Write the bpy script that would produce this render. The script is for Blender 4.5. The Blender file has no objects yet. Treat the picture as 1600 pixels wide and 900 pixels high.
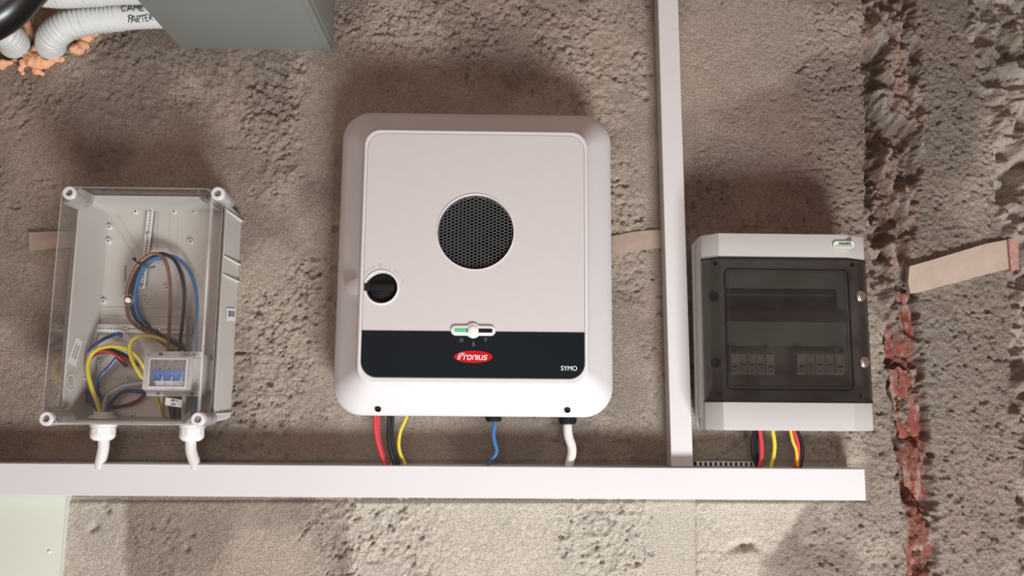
import bpy, bmesh, math, random
import numpy as np
from mathutils import Vector, Matrix
random.seed(4)
PI = math.pi
SC = bpy.context.scene
COL = SC.collection
# ------------------------------------------------------------------ camera
D = 1.6            # metres from the lens to the wall plane (y = 0)
CZ = 2.3           # lens height
F, VX, VY, ROLL = 1256.2, 777.6, 624.8, 0.01047
_n = Vector(((VX-800)/F, -(VY-450)/F, 1.0)).normalized()
_u = Vector((math.sin(ROLL), math.cos(ROLL), 0)); _u = (_u-_n*_u.dot(_n)).normalized()
_r = _n.cross(_u)
if _r.x < 0: _r = -_r
cam_d = bpy.data.cameras.new('camera'); cam = bpy.data.objects.new('camera', cam_d); COL.objects.link(cam)
cam_d.sensor_width = 36; cam_d.lens = F/1600*36; cam_d.clip_start = .02
cam.matrix_world = Matrix(((_r.x, _r.y, -_r.z, 0), (_n.x, _n.y, -_n.z, -D), (_u.x, _u.y, -_u.z, CZ), (0, 0, 0, 1)))
SC.camera = cam
# ------------------------------------------------------------------ world, lights, exposure
SC.view_settings.view_transform = 'Standard'; SC.view_settings.look = 'None'
SC.view_settings.exposure = 0.0; SC.view_settings.gamma = 1.0; SC.view_settings.use_curve_mapping = False
w = bpy.data.worlds.new('world'); SC.world = w; w.use_nodes = True
w.node_tree.nodes['Background'].inputs[0].default_value = (1.0, .58, .46, 1)
w.node_tree.nodes['Background'].inputs[1].default_value = 0.25
def area(name, loc, target, sx, sy, power, color):
    l = bpy.data.lights.new(name, 'AREA'); l.shape = 'RECTANGLE'; l.size = sx; l.size_y = sy; l.energy = power; l.color = color
    o = bpy.data.objects.new(name, l); COL.objects.link(o); o.location = loc
    o.rotation_euler = (Vector(target)-Vector(loc)).to_track_quat('-Z', 'Y').to_euler(); return o
area('daylight_opening', (.85, -1.9, .35), (-.1, 0, 2.2), 1.0, .6, 128, (.97, .985, 1.0))
area('upper_daylight', (-.3, -3.2, 2.6), (0, 0, 2.3), 1.6, 1.0, 20, (1.0, .91, .86))

# ------------------------------------------------------------------ helpers
def P(px, py, d=0.0):
    """photograph pixel -> world point at distance d in front of the wall"""
    c = Vector(((px-800)/F, -(py-450)/F, 1.0))
    v = Vector((c.dot(_r), c.dot(_n), c.dot(_u))); v *= (D-d)/v.y
    return Vector((v.x, v.y-D, v.z+CZ))
def PS(d=0.0): return (D-d)/F
def rect(a, b, c, e, d):
    """four corner pixels (tl, tr, br, bl) at depth d -> averaged upright rectangle x0,x1,z0,z1"""
    A, B, C_, E_ = P(*a, d), P(*b, d), P(*c, d), P(*e, d)
    return (A.x+E_.x)/2, (B.x+C_.x)/2, (C_.z+E_.z)/2, (A.z+B.z)/2

_mats = {}
def mat(name, color, rough=.5, metal=0, noise=0, nscale=40, bump=0, bscale=200, emit=None, estr=0, spec=.5):
    if name in _mats: return _mats[name]
    m = bpy.data.materials.new(name); m.use_nodes = True; nt = m.node_tree; b = nt.nodes['Principled BSDF']
    b.inputs['Base Color'].default_value = (*color, 1); b.inputs['Roughness'].default_value = rough
    b.inputs['Metallic'].default_value = metal; b.inputs['Specular IOR Level'].default_value = spec
    tc = nt.nodes.new('ShaderNodeTexCoord')
    nz = nt.nodes.new('ShaderNodeTexNoise'); nz.inputs['Scale'].default_value = nscale; nz.inputs['Detail'].default_value = 4
    nt.links.new(tc.outputs['Object'], nz.inputs['Vector'])
    mr = nt.nodes.new('ShaderNodeMapRange'); mr.inputs[3].default_value = 1-noise-.015; mr.inputs[4].default_value = 1+noise+.015
    nt.links.new(nz.outputs[0], mr.inputs[0])
    mx = nt.nodes.new('ShaderNodeVectorMath'); mx.operation = 'SCALE'; mx.inputs[0].default_value = color
    nt.links.new(mr.outputs[0], mx.inputs['Scale']); nt.links.new(mx.outputs[0], b.inputs['Base Color'])
    if bump:
        n2 = nt.nodes.new('ShaderNodeTexNoise'); n2.inputs['Scale'].default_value = bscale; n2.inputs['Detail'].default_value = 6
        nt.links.new(tc.outputs['Object'], n2.inputs['Vector'])
        bp = nt.nodes.new('ShaderNodeBump'); bp.inputs['Strength'].default_value = bump; bp.inputs['Distance'].default_value = .002
        nt.links.new(n2.outputs[0], bp.inputs['Height']); nt.links.new(bp.outputs[0], b.inputs['Normal'])
    if emit:
        b.inputs['Emission Color'].default_value = (*emit, 1); b.inputs['Emission Strength'].default_value = estr
    _mats[name] = m; return m
def clear(name, tint, fres=1.45, rough=.06, haze=0, hazec=(.8, .8, .8), gmax=.6):
    """thin clear plastic: transparent + fresnel reflection + a little haze"""
    m = bpy.data.materials.new(name); m.use_nodes = True; nt = m.node_tree; nt.nodes.clear()
    out = nt.nodes.new('ShaderNodeOutputMaterial'); tr = nt.nodes.new('ShaderNodeBsdfTransparent'); tr.inputs[0].default_value = (*tint, 1)
    gl = nt.nodes.new('ShaderNodeBsdfGlossy'); gl.inputs['Roughness'].default_value = rough
    fr = nt.nodes.new('ShaderNodeFresnel'); fr.inputs[0].default_value = fres
    df = nt.nodes.new('ShaderNodeBsdfDiffuse'); df.inputs[0].default_value = (*hazec, 1)
    nz = nt.nodes.new('ShaderNodeTexNoise'); nz.inputs['Scale'].default_value = 14; nz.inputs['Detail'].default_value = 5
    tc = nt.nodes.new('ShaderNodeTexCoord'); nt.links.new(tc.outputs['Object'], nz.inputs['Vector'])
    mr = nt.nodes.new('ShaderNodeMapRange'); mr.inputs[1].default_value = .3; mr.inputs[2].default_value = .75
    mr.inputs[3].default_value = haze*.5; mr.inputs[4].default_value = haze*1.5
    nt.links.new(nz.outputs[0], mr.inputs[0])
    m1 = nt.nodes.new('ShaderNodeMixShader'); nt.links.new(mr.outputs[0], m1.inputs[0]); nt.links.new(tr.outputs[0], m1.inputs[1]); nt.links.new(df.outputs[0], m1.inputs[2])
    m2 = nt.nodes.new('ShaderNodeMixShader'); cl = nt.nodes.new('ShaderNodeMath'); cl.operation = 'MINIMUM'; cl.inputs[1].default_value = gmax
    nt.links.new(fr.outputs[0], cl.inputs[0]); nt.links.new(cl.outputs[0], m2.inputs[0])
    nt.links.new(m1.outputs[0], m2.inputs[1]); nt.links.new(gl.outputs[0], m2.inputs[2]); nt.links.new(m2.outputs[0], out.inputs[0])
    return m

class MB:
    def __init__(s): s.v = []; s.f = []
    def add(s, vs, fs):
        o = len(s.v); s.v += [Vector(p) for p in vs]; s.f += [tuple(i+o for i in f) for f in fs]; return s
    def box(s, x0, x1, y0, y1, z0, z1):
        return s.add([(x, y, z) for x in (x0, x1) for y in (y0, y1) for z in (z0, z1)],
            [(0, 1, 3, 2), (4, 6, 7, 5), (0, 4, 5, 1), (2, 3, 7, 6), (0, 2, 6, 4), (1, 5, 7, 3)])
    def loft(s, rings, cap0=True, cap1=True):
        n = len(rings[0]); vs = [p for r in rings for p in r]; fs = []
        for k in range(len(rings)-1):
            for i in range(n): j = (i+1) % n; fs.append((k*n+i, k*n+j, (k+1)*n+j, (k+1)*n+i))
        if cap0: fs.append(tuple(range(n))[::-1])
        if cap1: fs.append(tuple((len(rings)-1)*n+i for i in range(n)))
        return s.add(vs, fs)
    def prism(s, poly, y0, y1):           # poly in (x, z), extruded along y
        return s.loft([[(x, y0, z) for x, z in poly], [(x, y1, z) for x, z in poly]])
    def prismz(s, poly, z0, z1):          # poly in (x, y), extruded along z
        return s.loft([[(x, y, z0) for x, y in poly], [(x, y, z1) for x, y in poly]])
    def lathe(s, c, axis, prof, seg=24, cap0=True, cap1=True):   # prof: (t along axis, radius)
        c = Vector(c); a = Vector(axis).normalized(); t = a.orthogonal().normalized(); b = a.cross(t)
        return s.loft([[c+a*h+(t*math.cos(2*PI*i/seg)+b*math.sin(2*PI*i/seg))*max(r, 1e-5) for i in range(seg)] for h, r in prof], cap0, cap1)
    def tube(s, pts, rad, seg=10, caps=True, rfun=None, step=None):
        pts = smooth_path(pts, step or .004); rings = []; t0 = None; L = 0
        for i, p in enumerate(pts):
            d = (pts[min(i+1, len(pts)-1)]-pts[max(i-1, 0)]).normalized()
            if t0 is None: t0 = d.orthogonal().normalized()
            t0 = (t0-d*t0.dot(d)).normalized(); b = d.cross(t0)
            if i: L += (p-pts[i-1]).length
            r = rfun(L) if rfun else rad
            rings.append([p+(t0*math.cos(2*PI*k/seg)+b*math.sin(2*PI*k/seg))*r for k in range(seg)])
        return s.loft(rings, caps, caps)
def smooth_path(pts, step):
    pts = [Vector(p) for p in pts]
    if len(pts) < 3:
        return [pts[0].lerp(pts[1], i/2) for i in range(3)]
    q = [pts[0]*2-pts[1]]+pts+[pts[-1]*2-pts[-2]]; out = []
    for i in range(1, len(q)-2):
        a, b, c, d = q[i-1:i+3]; n = max(2, int((c-b).length/step))
        for k in range(n):
            t = k/n; out.append(.5*((2*b)+(c-a)*t+(2*a-5*b+4*c-d)*t*t+(3*b-a-3*c+d)*t**3))
    out.append(pts[-1]); return out
WL = {}
def obj(name, mb, m, parent=None, bev=0, seg=2, sharp=35, label=None, smooth=True):
    me = bpy.data.meshes.new(name)
    if isinstance(mb, MB):
        lo = Vector([min(v[i] for v in mb.v) for i in range(3)]); hi = Vector([max(v[i] for v in mb.v) for i in range(3)]); c = (lo+hi)/2
        me.from_pydata([v-c for v in mb.v], [], mb.f)
    else: c = Vector((0, 0, 0)); me = mb
    bm = bmesh.new(); bm.from_mesh(me); bmesh.ops.recalc_face_normals(bm, faces=bm.faces)
    if bev:
        es = [e for e in bm.edges if len(e.link_faces) == 2 and e.calc_face_angle(0) > .5]
        bmesh.ops.bevel(bm, geom=es, offset=bev, segments=seg, profile=.6, affect='EDGES', clamp_overlap=True)
    bm.to_mesh(me); bm.free()
    if smooth: me.shade_smooth(); me.set_sharp_from_angle(angle=math.radians(sharp))
    me.materials.append(m)
    o = bpy.data.objects.new(name, me); COL.objects.link(o); WL[o.name] = c
    if parent: o.parent = parent; o.location = c-WL[parent.name]
    else: o.location = c
    if label: o['label'] = label
    return o
def tag(o, label, cat, group=None):
    o['label'] = label; o['category'] = cat
    if group: o['group'] = group
    return o
def thing(name, label, cat, loc, group=None):
    o = bpy.data.objects.new(name, None); COL.objects.link(o); o.location = loc; o.empty_display_size = .02
    WL[o.name] = Vector(loc); return tag(o, label, cat, group)
def rrect(x0, x1, z0, z1, r, n=8):
    out = []
    for cx, cz, a in ((x1-r, z1-r, 0), (x0+r, z1-r, 90), (x0+r, z0+r, 180), (x1-r, z0+r, 270)):
        for k in range(n+1):
            t = math.radians(a+90*k/n); out.append((cx+r*math.cos(t), cz+r*math.sin(t)))
    return out
def circle(cx, cz, r, n=40): return [(cx+r*math.cos(2*PI*i/n), cz+r*math.sin(2*PI*i/n)) for i in range(n)]
def dep_mesh(o):
    dg = bpy.context.evaluated_depsgraph_get(); me = bpy.data.meshes.new_from_object(o.evaluated_get(dg))
    return me
def plate(outer, holes, y, th, bevel=0):
    """flat plate with holes in the x-z plane; front face at y, going back th"""
    cu = bpy.data.curves.new('tmp', 'CURVE'); cu.dimensions = '2D'; cu.fill_mode = 'BOTH'; cu.extrude = th/2-bevel
    cu.bevel_depth = bevel; cu.bevel_resolution = 1; cu.offset = -bevel
    for poly in [outer]+holes:
        sp = cu.splines.new('POLY'); sp.points.add(len(poly)-1); sp.use_cyclic_u = True
        for q, (a, b) in zip(sp.points, poly): q.co = (a, b, 0, 1)
    o = bpy.data.objects.new('tmp', cu); COL.objects.link(o); me = dep_mesh(o)
    mb = MB(); mb.v = [Vector((v.co.x, y+th/2-v.co.z, v.co.y)) for v in me.vertices]; mb.f = [tuple(p.vertices) for p in me.polygons]
    bpy.data.objects.remove(o); bpy.data.curves.remove(cu); bpy.data.meshes.remove(me); return mb
def text(s, cx, cz, y, height=None, width=None, shear=0, bold=0, squeeze=1, rot=0, th=.0003):
    cu = bpy.data.curves.new('tmp', 'FONT'); cu.body = s; cu.shear = shear; cu.offset = bold; cu.extrude = 0; cu.size = 1
    o = bpy.data.objects.new('tmp', cu); COL.objects.link(o); me = dep_mesh(o); vs = [v.co.copy() for v in me.vertices]
    x0, x1 = min(v.x for v in vs), max(v.x for v in vs); z0, z1 = min(v.y for v in vs), max(v.y for v in vs)
    sx = width/(x1-x0) if width else height/(z1-z0)*squeeze
    sz = height/(z1-z0) if height else sx
    mb = MB(); c, sn = math.cos(rot), math.sin(rot)
    for v in vs:
        a, b = (v.x-(x0+x1)/2)*sx, (v.y-(z0+z1)/2)*sz; mb.v.append(Vector((cx+a*c-b*sn, y, cz+a*sn+b*c)))
    mb.f = [tuple(p.vertices) for p in me.polygons]
    bpy.data.objects.remove(o); bpy.data.curves.remove(cu); bpy.data.meshes.remove(me); return mb
def wire(name, pts, r, m, label, cat='wire', group=None, d=None, seg=10):
    pp = [P(*p) if len(p) == 3 else P(p[0], p[1], d) for p in pts]
    mb = MB().tube(pp, r, seg); o = obj(name, mb, m); return tag(o, label, cat, group)

# ------------------------------------------------------------------ wall
def homog(X, Z):
    """wall-plane world coordinates -> coordinates of the survey (photo pixels on the wall plane)"""
    wx, wy, wz = X, D, Z-CZ
    cx = _r.x*wx+_n.x*wy+_u.x*wz; cy = _r.y*wx+_n.y*wy+_u.y*wz; cz = _r.z*wx+_n.z*wy+_u.z*wz
    return 800+F*cx/cz, 450-F*cy/cz
_rng = np.random.default_rng(7)
def vn(x, z, s, seed):
    t = np.random.default_rng(seed).random((256, 256)); x = x/s+1000; z = z/s+1000
    xi = np.floor(x).astype(int); zi = np.floor(z).astype(int); fx = x-xi; fz = z-zi
    fx = fx*fx*(3-2*fx); fz = fz*fz*(3-2*fz); g = lambda a, b: t[a % 256, b % 256]
    return (g(xi, zi)*(1-fx)+g(xi+1, zi)*fx)*(1-fz)+(g(xi, zi+1)*(1-fx)+g(xi+1, zi+1)*fx)*fz
def fbm(x, z, s, seed, o=4, gain=.5):
    a = 0; n = 0; k = 1
    for i in range(o): a = a+k*vn(x, z, s/2**i, seed+i); n += k; k *= gain
    return a/n
def ss(a, b, x): t = np.clip((x-a)/(b-a), 0, 1); return t*t*(3-2*t)
def axis(a, b, lo, hi, fine):
    c = np.arange(lo, hi, fine); L = []; x = lo; s = fine
    while x > a: s = min(s*1.06, .011); x -= s; L.append(x)
    R = []; x = hi; s = fine
    while x < b: s = min(s*1.06, .011); x += s; R.append(x)
    return np.concatenate([np.array(L[::-1]), c, np.array(R)])
gx = axis(-2.6, 2.6, -1.12, 1.14, .0023); gz = axis(0, 3.8, 1.88, 3.12, .0023)
gz = gz[(gz > -.2)]; 
gz = gz[gz >= -.3]
X, Z = np.meshgrid(gx, gz); U, Vv = homog(X, Z)
warp = (fbm(X, Z, .05, 11)-.5)*60; warp2 = (fbm(X, Z, .02, 12)-.5)*26
H = (fbm(X, Z, .45, 1, 3)-.5)*.012+(fbm(X, Z, .09, 21, 3)-.5)*.005
rough = ss(.49, .66, fbm(X+.3, Z, .17, 31, 4))              # patches of coarser plaster
rough = np.maximum(rough, ss(1200, 1300, U+warp*1.5)*.85); rough *= 1-.8*ss(1110, 1150, U+warp)*ss(1260, 1220, U+warp)*ss(370, 330, Vv)*ss(0, 60, Vv+warp)
gran = fbm(X, Z, .010, 41, 3, .75); gr2 = fbm(X, Z, .0062, 45, 2, .8); gk = ss(930, 1150, U+warp); gran = gran*(1-gk*.6)+gr2*gk*.6
H += (gran-.5)*(.0024+.0105*rough)
pits = ss(.64, .78, fbm(X, Z, .012, 51, 3, .6)); H -= pits*(.25+rough)*.0050
r_ = 1-np.abs(fbm(X, Z, .05, 61, 3)*2-1); H += ss(.9, 1, r_)*rough*.0016
# coarse throw of mortar under the grey box
tm = ss(120, 170, U+warp)*ss(500, 440, U+warp)*ss(60, 85, Vv)*ss(230, 150, Vv+warp)
H += tm*(fbm(X+Z*.4, Z, .016, 71, 3, .65)-.4)*.013
# smooth cement between the devices and the trunking
smooth = np.maximum(ss(640, 690, Vv+warp2)*ss(1290, 1230, U+warp), ss(870, 970, U+warp)*ss(1080, 1040, U)*ss(560, 640, Vv+warp))*ss(730, 720, Vv)
H = H*(1-.55*smooth)
# thin skim of lighter plaster below the trunking
bl = ss(775, 782, Vv)*ss(0, 22, (1275-(Vv-785)*.75)-U+warp2)*ss(-8, 8, U-545+warp2)
bl2 = ss(775, 782, Vv)*ss(-6, 8, 196-U+warp2*.5)*ss(98, 100, U)
H += bl*.0035+bl2*.003
arc = np.exp(-(((U-1165)/26)**2+((Vv-852-((U-1165)/30)**2*8)/7)**2)); H -= arc*.014
# chases: broken channel with brick, and torn band at the far right
def interp(pts):
    a = np.array(pts, float); return np.interp(Vv, a[:, 0], a[:, 1])
cl = interp([(-300, 1345), (0, 1347), (200, 1352), (330, 1350), (450, 1368), (500, 1380), (600, 1392), (700, 1402), (800, 1412), (900, 1420), (1200, 1440)])+warp2*.7
cr = interp([(-300, 1425), (0, 1427), (100, 1436), (190, 1446), (300, 1432), (400, 1426), (500, 1432), (600, 1444), (700, 1455), (800, 1460), (900, 1468), (1200, 1490)])+warp2*.8
ch = ss(-5, 9, U-cl)*ss(-5, 7, cr-U)
mid = np.clip((U-cl)/(cr-cl), 0, 1)
lump = fbm(X*1.5, Z*.75, .055, 81, 4, .6)
fill = ss(470, 380, Vv+warp)                                  # mortar fill survives in the upper part
depth_ch = -.030+fill*.022*ss(.3, .7, lump+mid*.15)-.022*ss(.40, .2, mid)*ss(.55, .35, lump)
H += ch*(depth_ch+(lump-.5)*.050+(fbm(X, Z, .014, 91, 3, .65)-.5)*.022)
H += ch*(np.abs(fbm(X*1.2, Z*.7, .05, 401, 3)-.5)*.11-.008)
H += (ss(26, 0, np.abs(U-cl+4))+.8*ss(22, 0, np.abs(U-cr-4)))*(fbm(X, Z, .02, 95, 3)-.3)*.006
rl = interp([(-300, 1505), (0, 1514), (60, 1512), (120, 1530), (200, 1542), (260, 1552), (330, 1550), (400, 1580), (480, 1582), (560, 1574), (640, 1582), (720, 1592), (900, 1596), (1200, 1600)])+warp2*1.1
rb = ss(-4, 10, U-rl)*ss(1900, 1800, U)
H += rb*(np.abs(fbm(X, Z, .06, 411, 3)-.5)*.15-.010)+rb*((fbm(X, Z, .075, 101, 4, .6)-.42)*.085+(fbm(X, Z, .018, 111, 3, .65)-.5)*.026-.008)
# torn plaster above the two-tone strip on the right
tb = np.exp(-(((U-1545)/18)**2+((Vv-335)/30)**2)); H += tb*.012*fbm(X, Z, .02, 121, 3)
lump2 = ss(1330, 1400, U)*ss(455, 500, Vv)*ss(660, 560, Vv+warp)*ss(1470, 1430, U)
# pin holes
for (hu, hv, hr, hd) in [(523, 358, 5, .014), (1164, 856, 5, .01), (150, 822, 6, .008), (143, 828, 4, .007), (165, 790, 4, .01), (170, 798, 4, .01), (1010, 152, 5, .009), (1018, 115, 4, .008), (1007, 115, 4, .008), (1176, 850, 4, .008), (300, 835, 4, .007), (292, 858, 5, .008)]:
    H -= np.exp(-(((U-hu)/hr)**2+((Vv-hv)/hr)**2))*hd
crack = np.exp(-((Vv-(268-(U-1215)*.07+warp2*.35))/1.6)**2)*ss(1200, 1215, U)*ss(1330, 1290, U); H -= crack*.003
crack2 = np.exp(-((Vv-(712-(U-1130)*.75+warp2*.3))/1.8)**2)*ss(1120, 1135, U)*ss(1172, 1160, U); H -= crack2*.004
# keep plaster behind the things that are screwed flat on it
H = np.clip(H, -.09, .035)
flat = ss(718, 722, Vv)*ss(786, 782, Vv)*ss(1365, 1358, U); H = H*(1-flat)-flat*.004
fl2 = ss(980, 1015, U)*ss(1100, 1085, U); H = np.where(fl2 > 0, np.minimum(H, .03-(.03)*fl2), H)
edge = ss(2.5, 1.4, np.abs(X)); H *= edge
# albedo: different mortars, brick dust, damp cement; chase hollows and pits darkened in the colour
base = np.stack([np.full_like(H, .340), np.full_like(H, .272), np.full_like(H, .224)], -1)
def mixc(c, col, m): return c*(1-m[..., None])+np.array(col)*m[..., None]
n1 = fbm(X, Z, .35, 131, 4); n2 = fbm(X, Z, .12, 141, 4)
c = mixc(base, (.38, .325, .272), ss(.45, .68, n1)*.7)
c = mixc(c, (.235, .185, .155), ss(.52, .72, n2)*.45)
c = mixc(c, (.245, .20, .165), ss(1360, 1440, U+warp)*ss(520, 400, Vv+warp*2)*.6)
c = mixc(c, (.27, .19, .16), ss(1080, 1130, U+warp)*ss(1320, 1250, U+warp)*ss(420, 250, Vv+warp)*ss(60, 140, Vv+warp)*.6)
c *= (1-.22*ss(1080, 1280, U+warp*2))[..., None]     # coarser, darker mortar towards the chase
c = mixc(c, (.19, .165, .14), ss(.40, .62, fbm(X, Z, .16, 441, 3))*.5)
c = mixc(c, (.45, .385, .315), ss(.52, .70, fbm(X, Z, .22, 451, 4))*.6)
c = mixc(c, (.56, .52, .44), bl*.7+bl2*.6)
c = mixc(c, (.42, .37, .32), rb*ss(.4, .65, fbm(X, Z, .06, 151, 3))*.75)
c = mixc(c, (.33, .28, .24), ch*fill*ss(.4, .6, lump)*.6)
c = mixc(c, (.20, .062, .042), ch*ss(430, 560, Vv+warp*1.4)*ss(.36, .56, fbm(X*1.8, Z*.6, .05, 161, 4))*.85)
c = mixc(c, (.30, .17, .13), ch*fill*ss(.45, .65, fbm(X*1.5, Z*.8, .05, 431, 3))*.6)
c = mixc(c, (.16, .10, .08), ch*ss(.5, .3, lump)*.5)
c = mixc(c, (.45, .42, .37), (np.exp(-(((U-303)/10)**2+((Vv-131)/8)**2))+.7*np.exp(-(((U-268)/12)**2+((Vv-145)/7)**2)))*.7)
c = mixc(c, (.20, .15, .12), ch*fill*ss(.5, .36, lump)*.8)  # low spots of the chase fill coloured darker brown
c *= (1-.16*pits*rough)[..., None]  # pits in the coarse plaster darkened in the colour too
c *= (.90+.2*gran)[..., None]
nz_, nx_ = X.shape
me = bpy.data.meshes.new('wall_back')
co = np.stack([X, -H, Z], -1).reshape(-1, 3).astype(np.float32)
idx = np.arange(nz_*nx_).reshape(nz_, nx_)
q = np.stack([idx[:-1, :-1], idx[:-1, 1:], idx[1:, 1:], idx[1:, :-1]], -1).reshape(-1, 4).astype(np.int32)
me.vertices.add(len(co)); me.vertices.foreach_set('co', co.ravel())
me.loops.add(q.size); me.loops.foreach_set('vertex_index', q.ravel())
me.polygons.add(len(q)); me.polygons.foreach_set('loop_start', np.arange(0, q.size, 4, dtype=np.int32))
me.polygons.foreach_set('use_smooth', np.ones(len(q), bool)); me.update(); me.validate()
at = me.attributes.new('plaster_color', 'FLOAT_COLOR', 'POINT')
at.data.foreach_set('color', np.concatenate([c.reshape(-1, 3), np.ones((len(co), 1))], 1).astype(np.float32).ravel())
def wall_mat():
    m = bpy.data.materials.new('rough_plaster'); m.use_nodes = True; nt = m.node_tree; b = nt.nodes['Principled BSDF']
    b.inputs['Roughness'].default_value = .93; b.inputs['Specular IOR Level'].default_value = .15
    a = nt.nodes.new('ShaderNodeAttribute'); a.attribute_name = 'plaster_color'
    g = nt.nodes.new('ShaderNodeNewGeometry')
    nz = nt.nodes.new('ShaderNodeTexNoise'); nz.inputs['Scale'].default_value = 260; nz.inputs['Detail'].default_value = 5; nz.inputs['Roughness'].default_value = .7
    nt.links.new(g.outputs['Position'], nz.inputs['Vector'])
    mr = nt.nodes.new('ShaderNodeMapRange'); mr.inputs[1].default_value = .33; mr.inputs[2].default_value = .64; mr.inputs[3].default_value = .66; mr.inputs[4].default_value = 1.22
    nt.links.new(nz.outputs[0], mr.inputs[0])
    mx = nt.nodes.new('ShaderNodeVectorMath'); mx.operation = 'SCALE'; nt.links.new(a.outputs['Color'], mx.inputs[0]); nt.links.new(mr.outputs[0], mx.inputs['Scale'])
    nt.links.new(mx.outputs[0], b.inputs['Base Color'])
    vo = nt.nodes.new('ShaderNodeTexNoise'); vo.inputs['Scale'].default_value = 420; vo.inputs['Detail'].default_value = 4; nt.links.new(g.outputs['Position'], vo.inputs['Vector'])
    bp = nt.nodes.new('ShaderNodeBump'); bp.inputs['Strength'].default_value = 1.0; bp.inputs['Distance'].default_value = .0045
    nt.links.new(vo.outputs[0], bp.inputs['Height']); nt.links.new(bp.outputs[0], b.inputs['Normal'])
    return m
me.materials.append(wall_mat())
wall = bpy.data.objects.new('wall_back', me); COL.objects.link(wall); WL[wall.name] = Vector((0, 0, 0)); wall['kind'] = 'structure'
fl = obj('floor', MB().box(-2.6, 2.6, -4, .0, -.1, 0), mat('screed', (.30, .27, .24), .9, noise=.15, bump=.4, bscale=60)); fl['kind'] = 'structure'
# exposed hollow bricks in the chase
def brick_mat():
    m = mat('fired_brick', (.20, .052, .036), .9, noise=.3, nscale=60, bump=1.0, bscale=140); nt = m.node_tree; b = nt.nodes['Principled BSDF']
    src = b.inputs['Base Color'].links[0].from_socket; g = nt.nodes.new('ShaderNodeNewGeometry'); mp = nt.nodes.new('ShaderNodeMapping'); mp.inputs['Scale'].default_value = (1, 1, .35)
    nz = nt.nodes.new('ShaderNodeTexNoise'); nz.inputs['Scale'].default_value = 70; nz.inputs['Detail'].default_value = 6; nz.inputs['Roughness'].default_value = .7
    nt.links.new(g.outputs['Position'], mp.inputs[0]); nt.links.new(mp.outputs[0], nz.inputs['Vector'])
    mr = nt.nodes.new('ShaderNodeMapRange'); mr.inputs[1].default_value = .48; mr.inputs[2].default_value = .60; nt.links.new(nz.outputs[0], mr.inputs[0])
    mx = nt.nodes.new('ShaderNodeMix'); mx.data_type = 'RGBA'; mx.inputs[7].default_value = (.25, .195, .165, 1)
    nt.links.new(mr.outputs[0], mx.inputs[0]); nt.links.new(src, mx.inputs[6]); nt.links.new(mx.outputs[2], b.inputs['Base Color']); return m
brick_m = brick_mat()
for bi, (u0_, v0_, u1_, v1_, wpx) in enumerate([(1408, 452, 1416, 558, 44), (1420, 572, 1440, 688, 48), (1436, 700, 1446, 784, 40), (1440, 792, 1448, 908, 54)]):
    A = P(u0_, v0_); B = P(u1_, v1_); nr, nc = 34, 22; hw_ = wpx*PS(0)/2*1.25
    tt, kk = np.meshgrid(np.linspace(0, 1, nr), np.linspace(-1, 1, nc), indexing='ij')
    xx = A.x+(B.x-A.x)*tt+kk*hw_*(.82+.3*fbm(tt*3, kk*0+bi, .3, 300+bi, 3)); zz = A.z+(B.z-A.z)*tt+(fbm(kk*2, tt*0+bi, .5, 320, 2)-.5)*.010*np.where(np.abs(tt-.5) > .4, 1, 0)
    rib = np.abs(np.sin((kk*1.5+.5+.1*(fbm(tt, kk*0, .2, 310+bi, 2)-.5))*PI))**.35
    yy = .030-.009*rib+(fbm(xx, zz, .030, 330+bi, 3)-.5)*.016+(fbm(xx, zz, .008, 340, 2)-.5)*.005
    ed = (np.abs(kk) > .99) | (tt < .001) | (tt > .999); yy = np.where(ed, .06, yy)
    ix = lambda r, c_: r*nc+c_
    mb = MB().add([(xx[r, c_], yy[r, c_], zz[r, c_]) for r in range(nr) for c_ in range(nc)], [(ix(r, c_), ix(r, c_+1), ix(r+1, c_+1), ix(r+1, c_)) for r in range(nr-1) for c_ in range(nc-1)])
    obj('brick', mb, brick_m, wall, sharp=50, label='broken red brick showing in the chase')

# ------------------------------------------------------------------ shared materials
M_case = mat('white_powder_coat', (.59, .585, .585), .42, noise=.01, bump=.05, bscale=600)
M_cover = mat('light_cover_plastic', (.52, .497, .492), .45, noise=.01)
M_black = mat('black_gloss_panel', (.007, .010, .013), .4, spec=.06)
M_blk = mat('black_rubber', (.010, .010, .011), .5, spec=.15)
M_trunk = mat('trunking_pvc', (.59, .583, .585), .38, noise=.012, nscale=8)
M_grey = mat('grey_enclosure_plastic', (.55, .535, .505), .45, noise=.02, nscale=6)
M_db = mat('warm_grey_cover_plastic', (.43, .42, .405), .4, noise=.015)
M_lightpl = mat('light_grey_plastic', (.60, .60, .57), .45, noise=.02)
M_white = mat('white_plastic', (.68, .68, .675), .35)
M_dark = mat('dark_hole', (.006, .006, .006), .9)
M_chrome = mat('chrome', (.75, .73, .71), .22, metal=1, bump=.6, bscale=90)
M_steel = mat('zinc_steel', (.55, .55, .54), .35, metal=1)
M_paper = mat('white_label_paper', (.80, .80, .79), .6)
M_ink = mat('black_ink', (.02, .02, .022), .6)
M_clear = clear('clear_polycarbonate', (.93, .925, .915), 1.4, .05, haze=.025, hazec=(.7, .68, .66), gmax=.16)
M_clear2 = clear('clear_cover', (.90, .90, .90), 1.45, .12, haze=.09, hazec=(.9, .88, .88), gmax=.2)
M_smoke = clear('smoked_polycarbonate', (.54, .53, .51), 1.42, .08, haze=.06, hazec=(.25, .24, .23), gmax=.2)
M_cable = mat('white_cable_sheath', (.64, .62, .60), .45)
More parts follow.
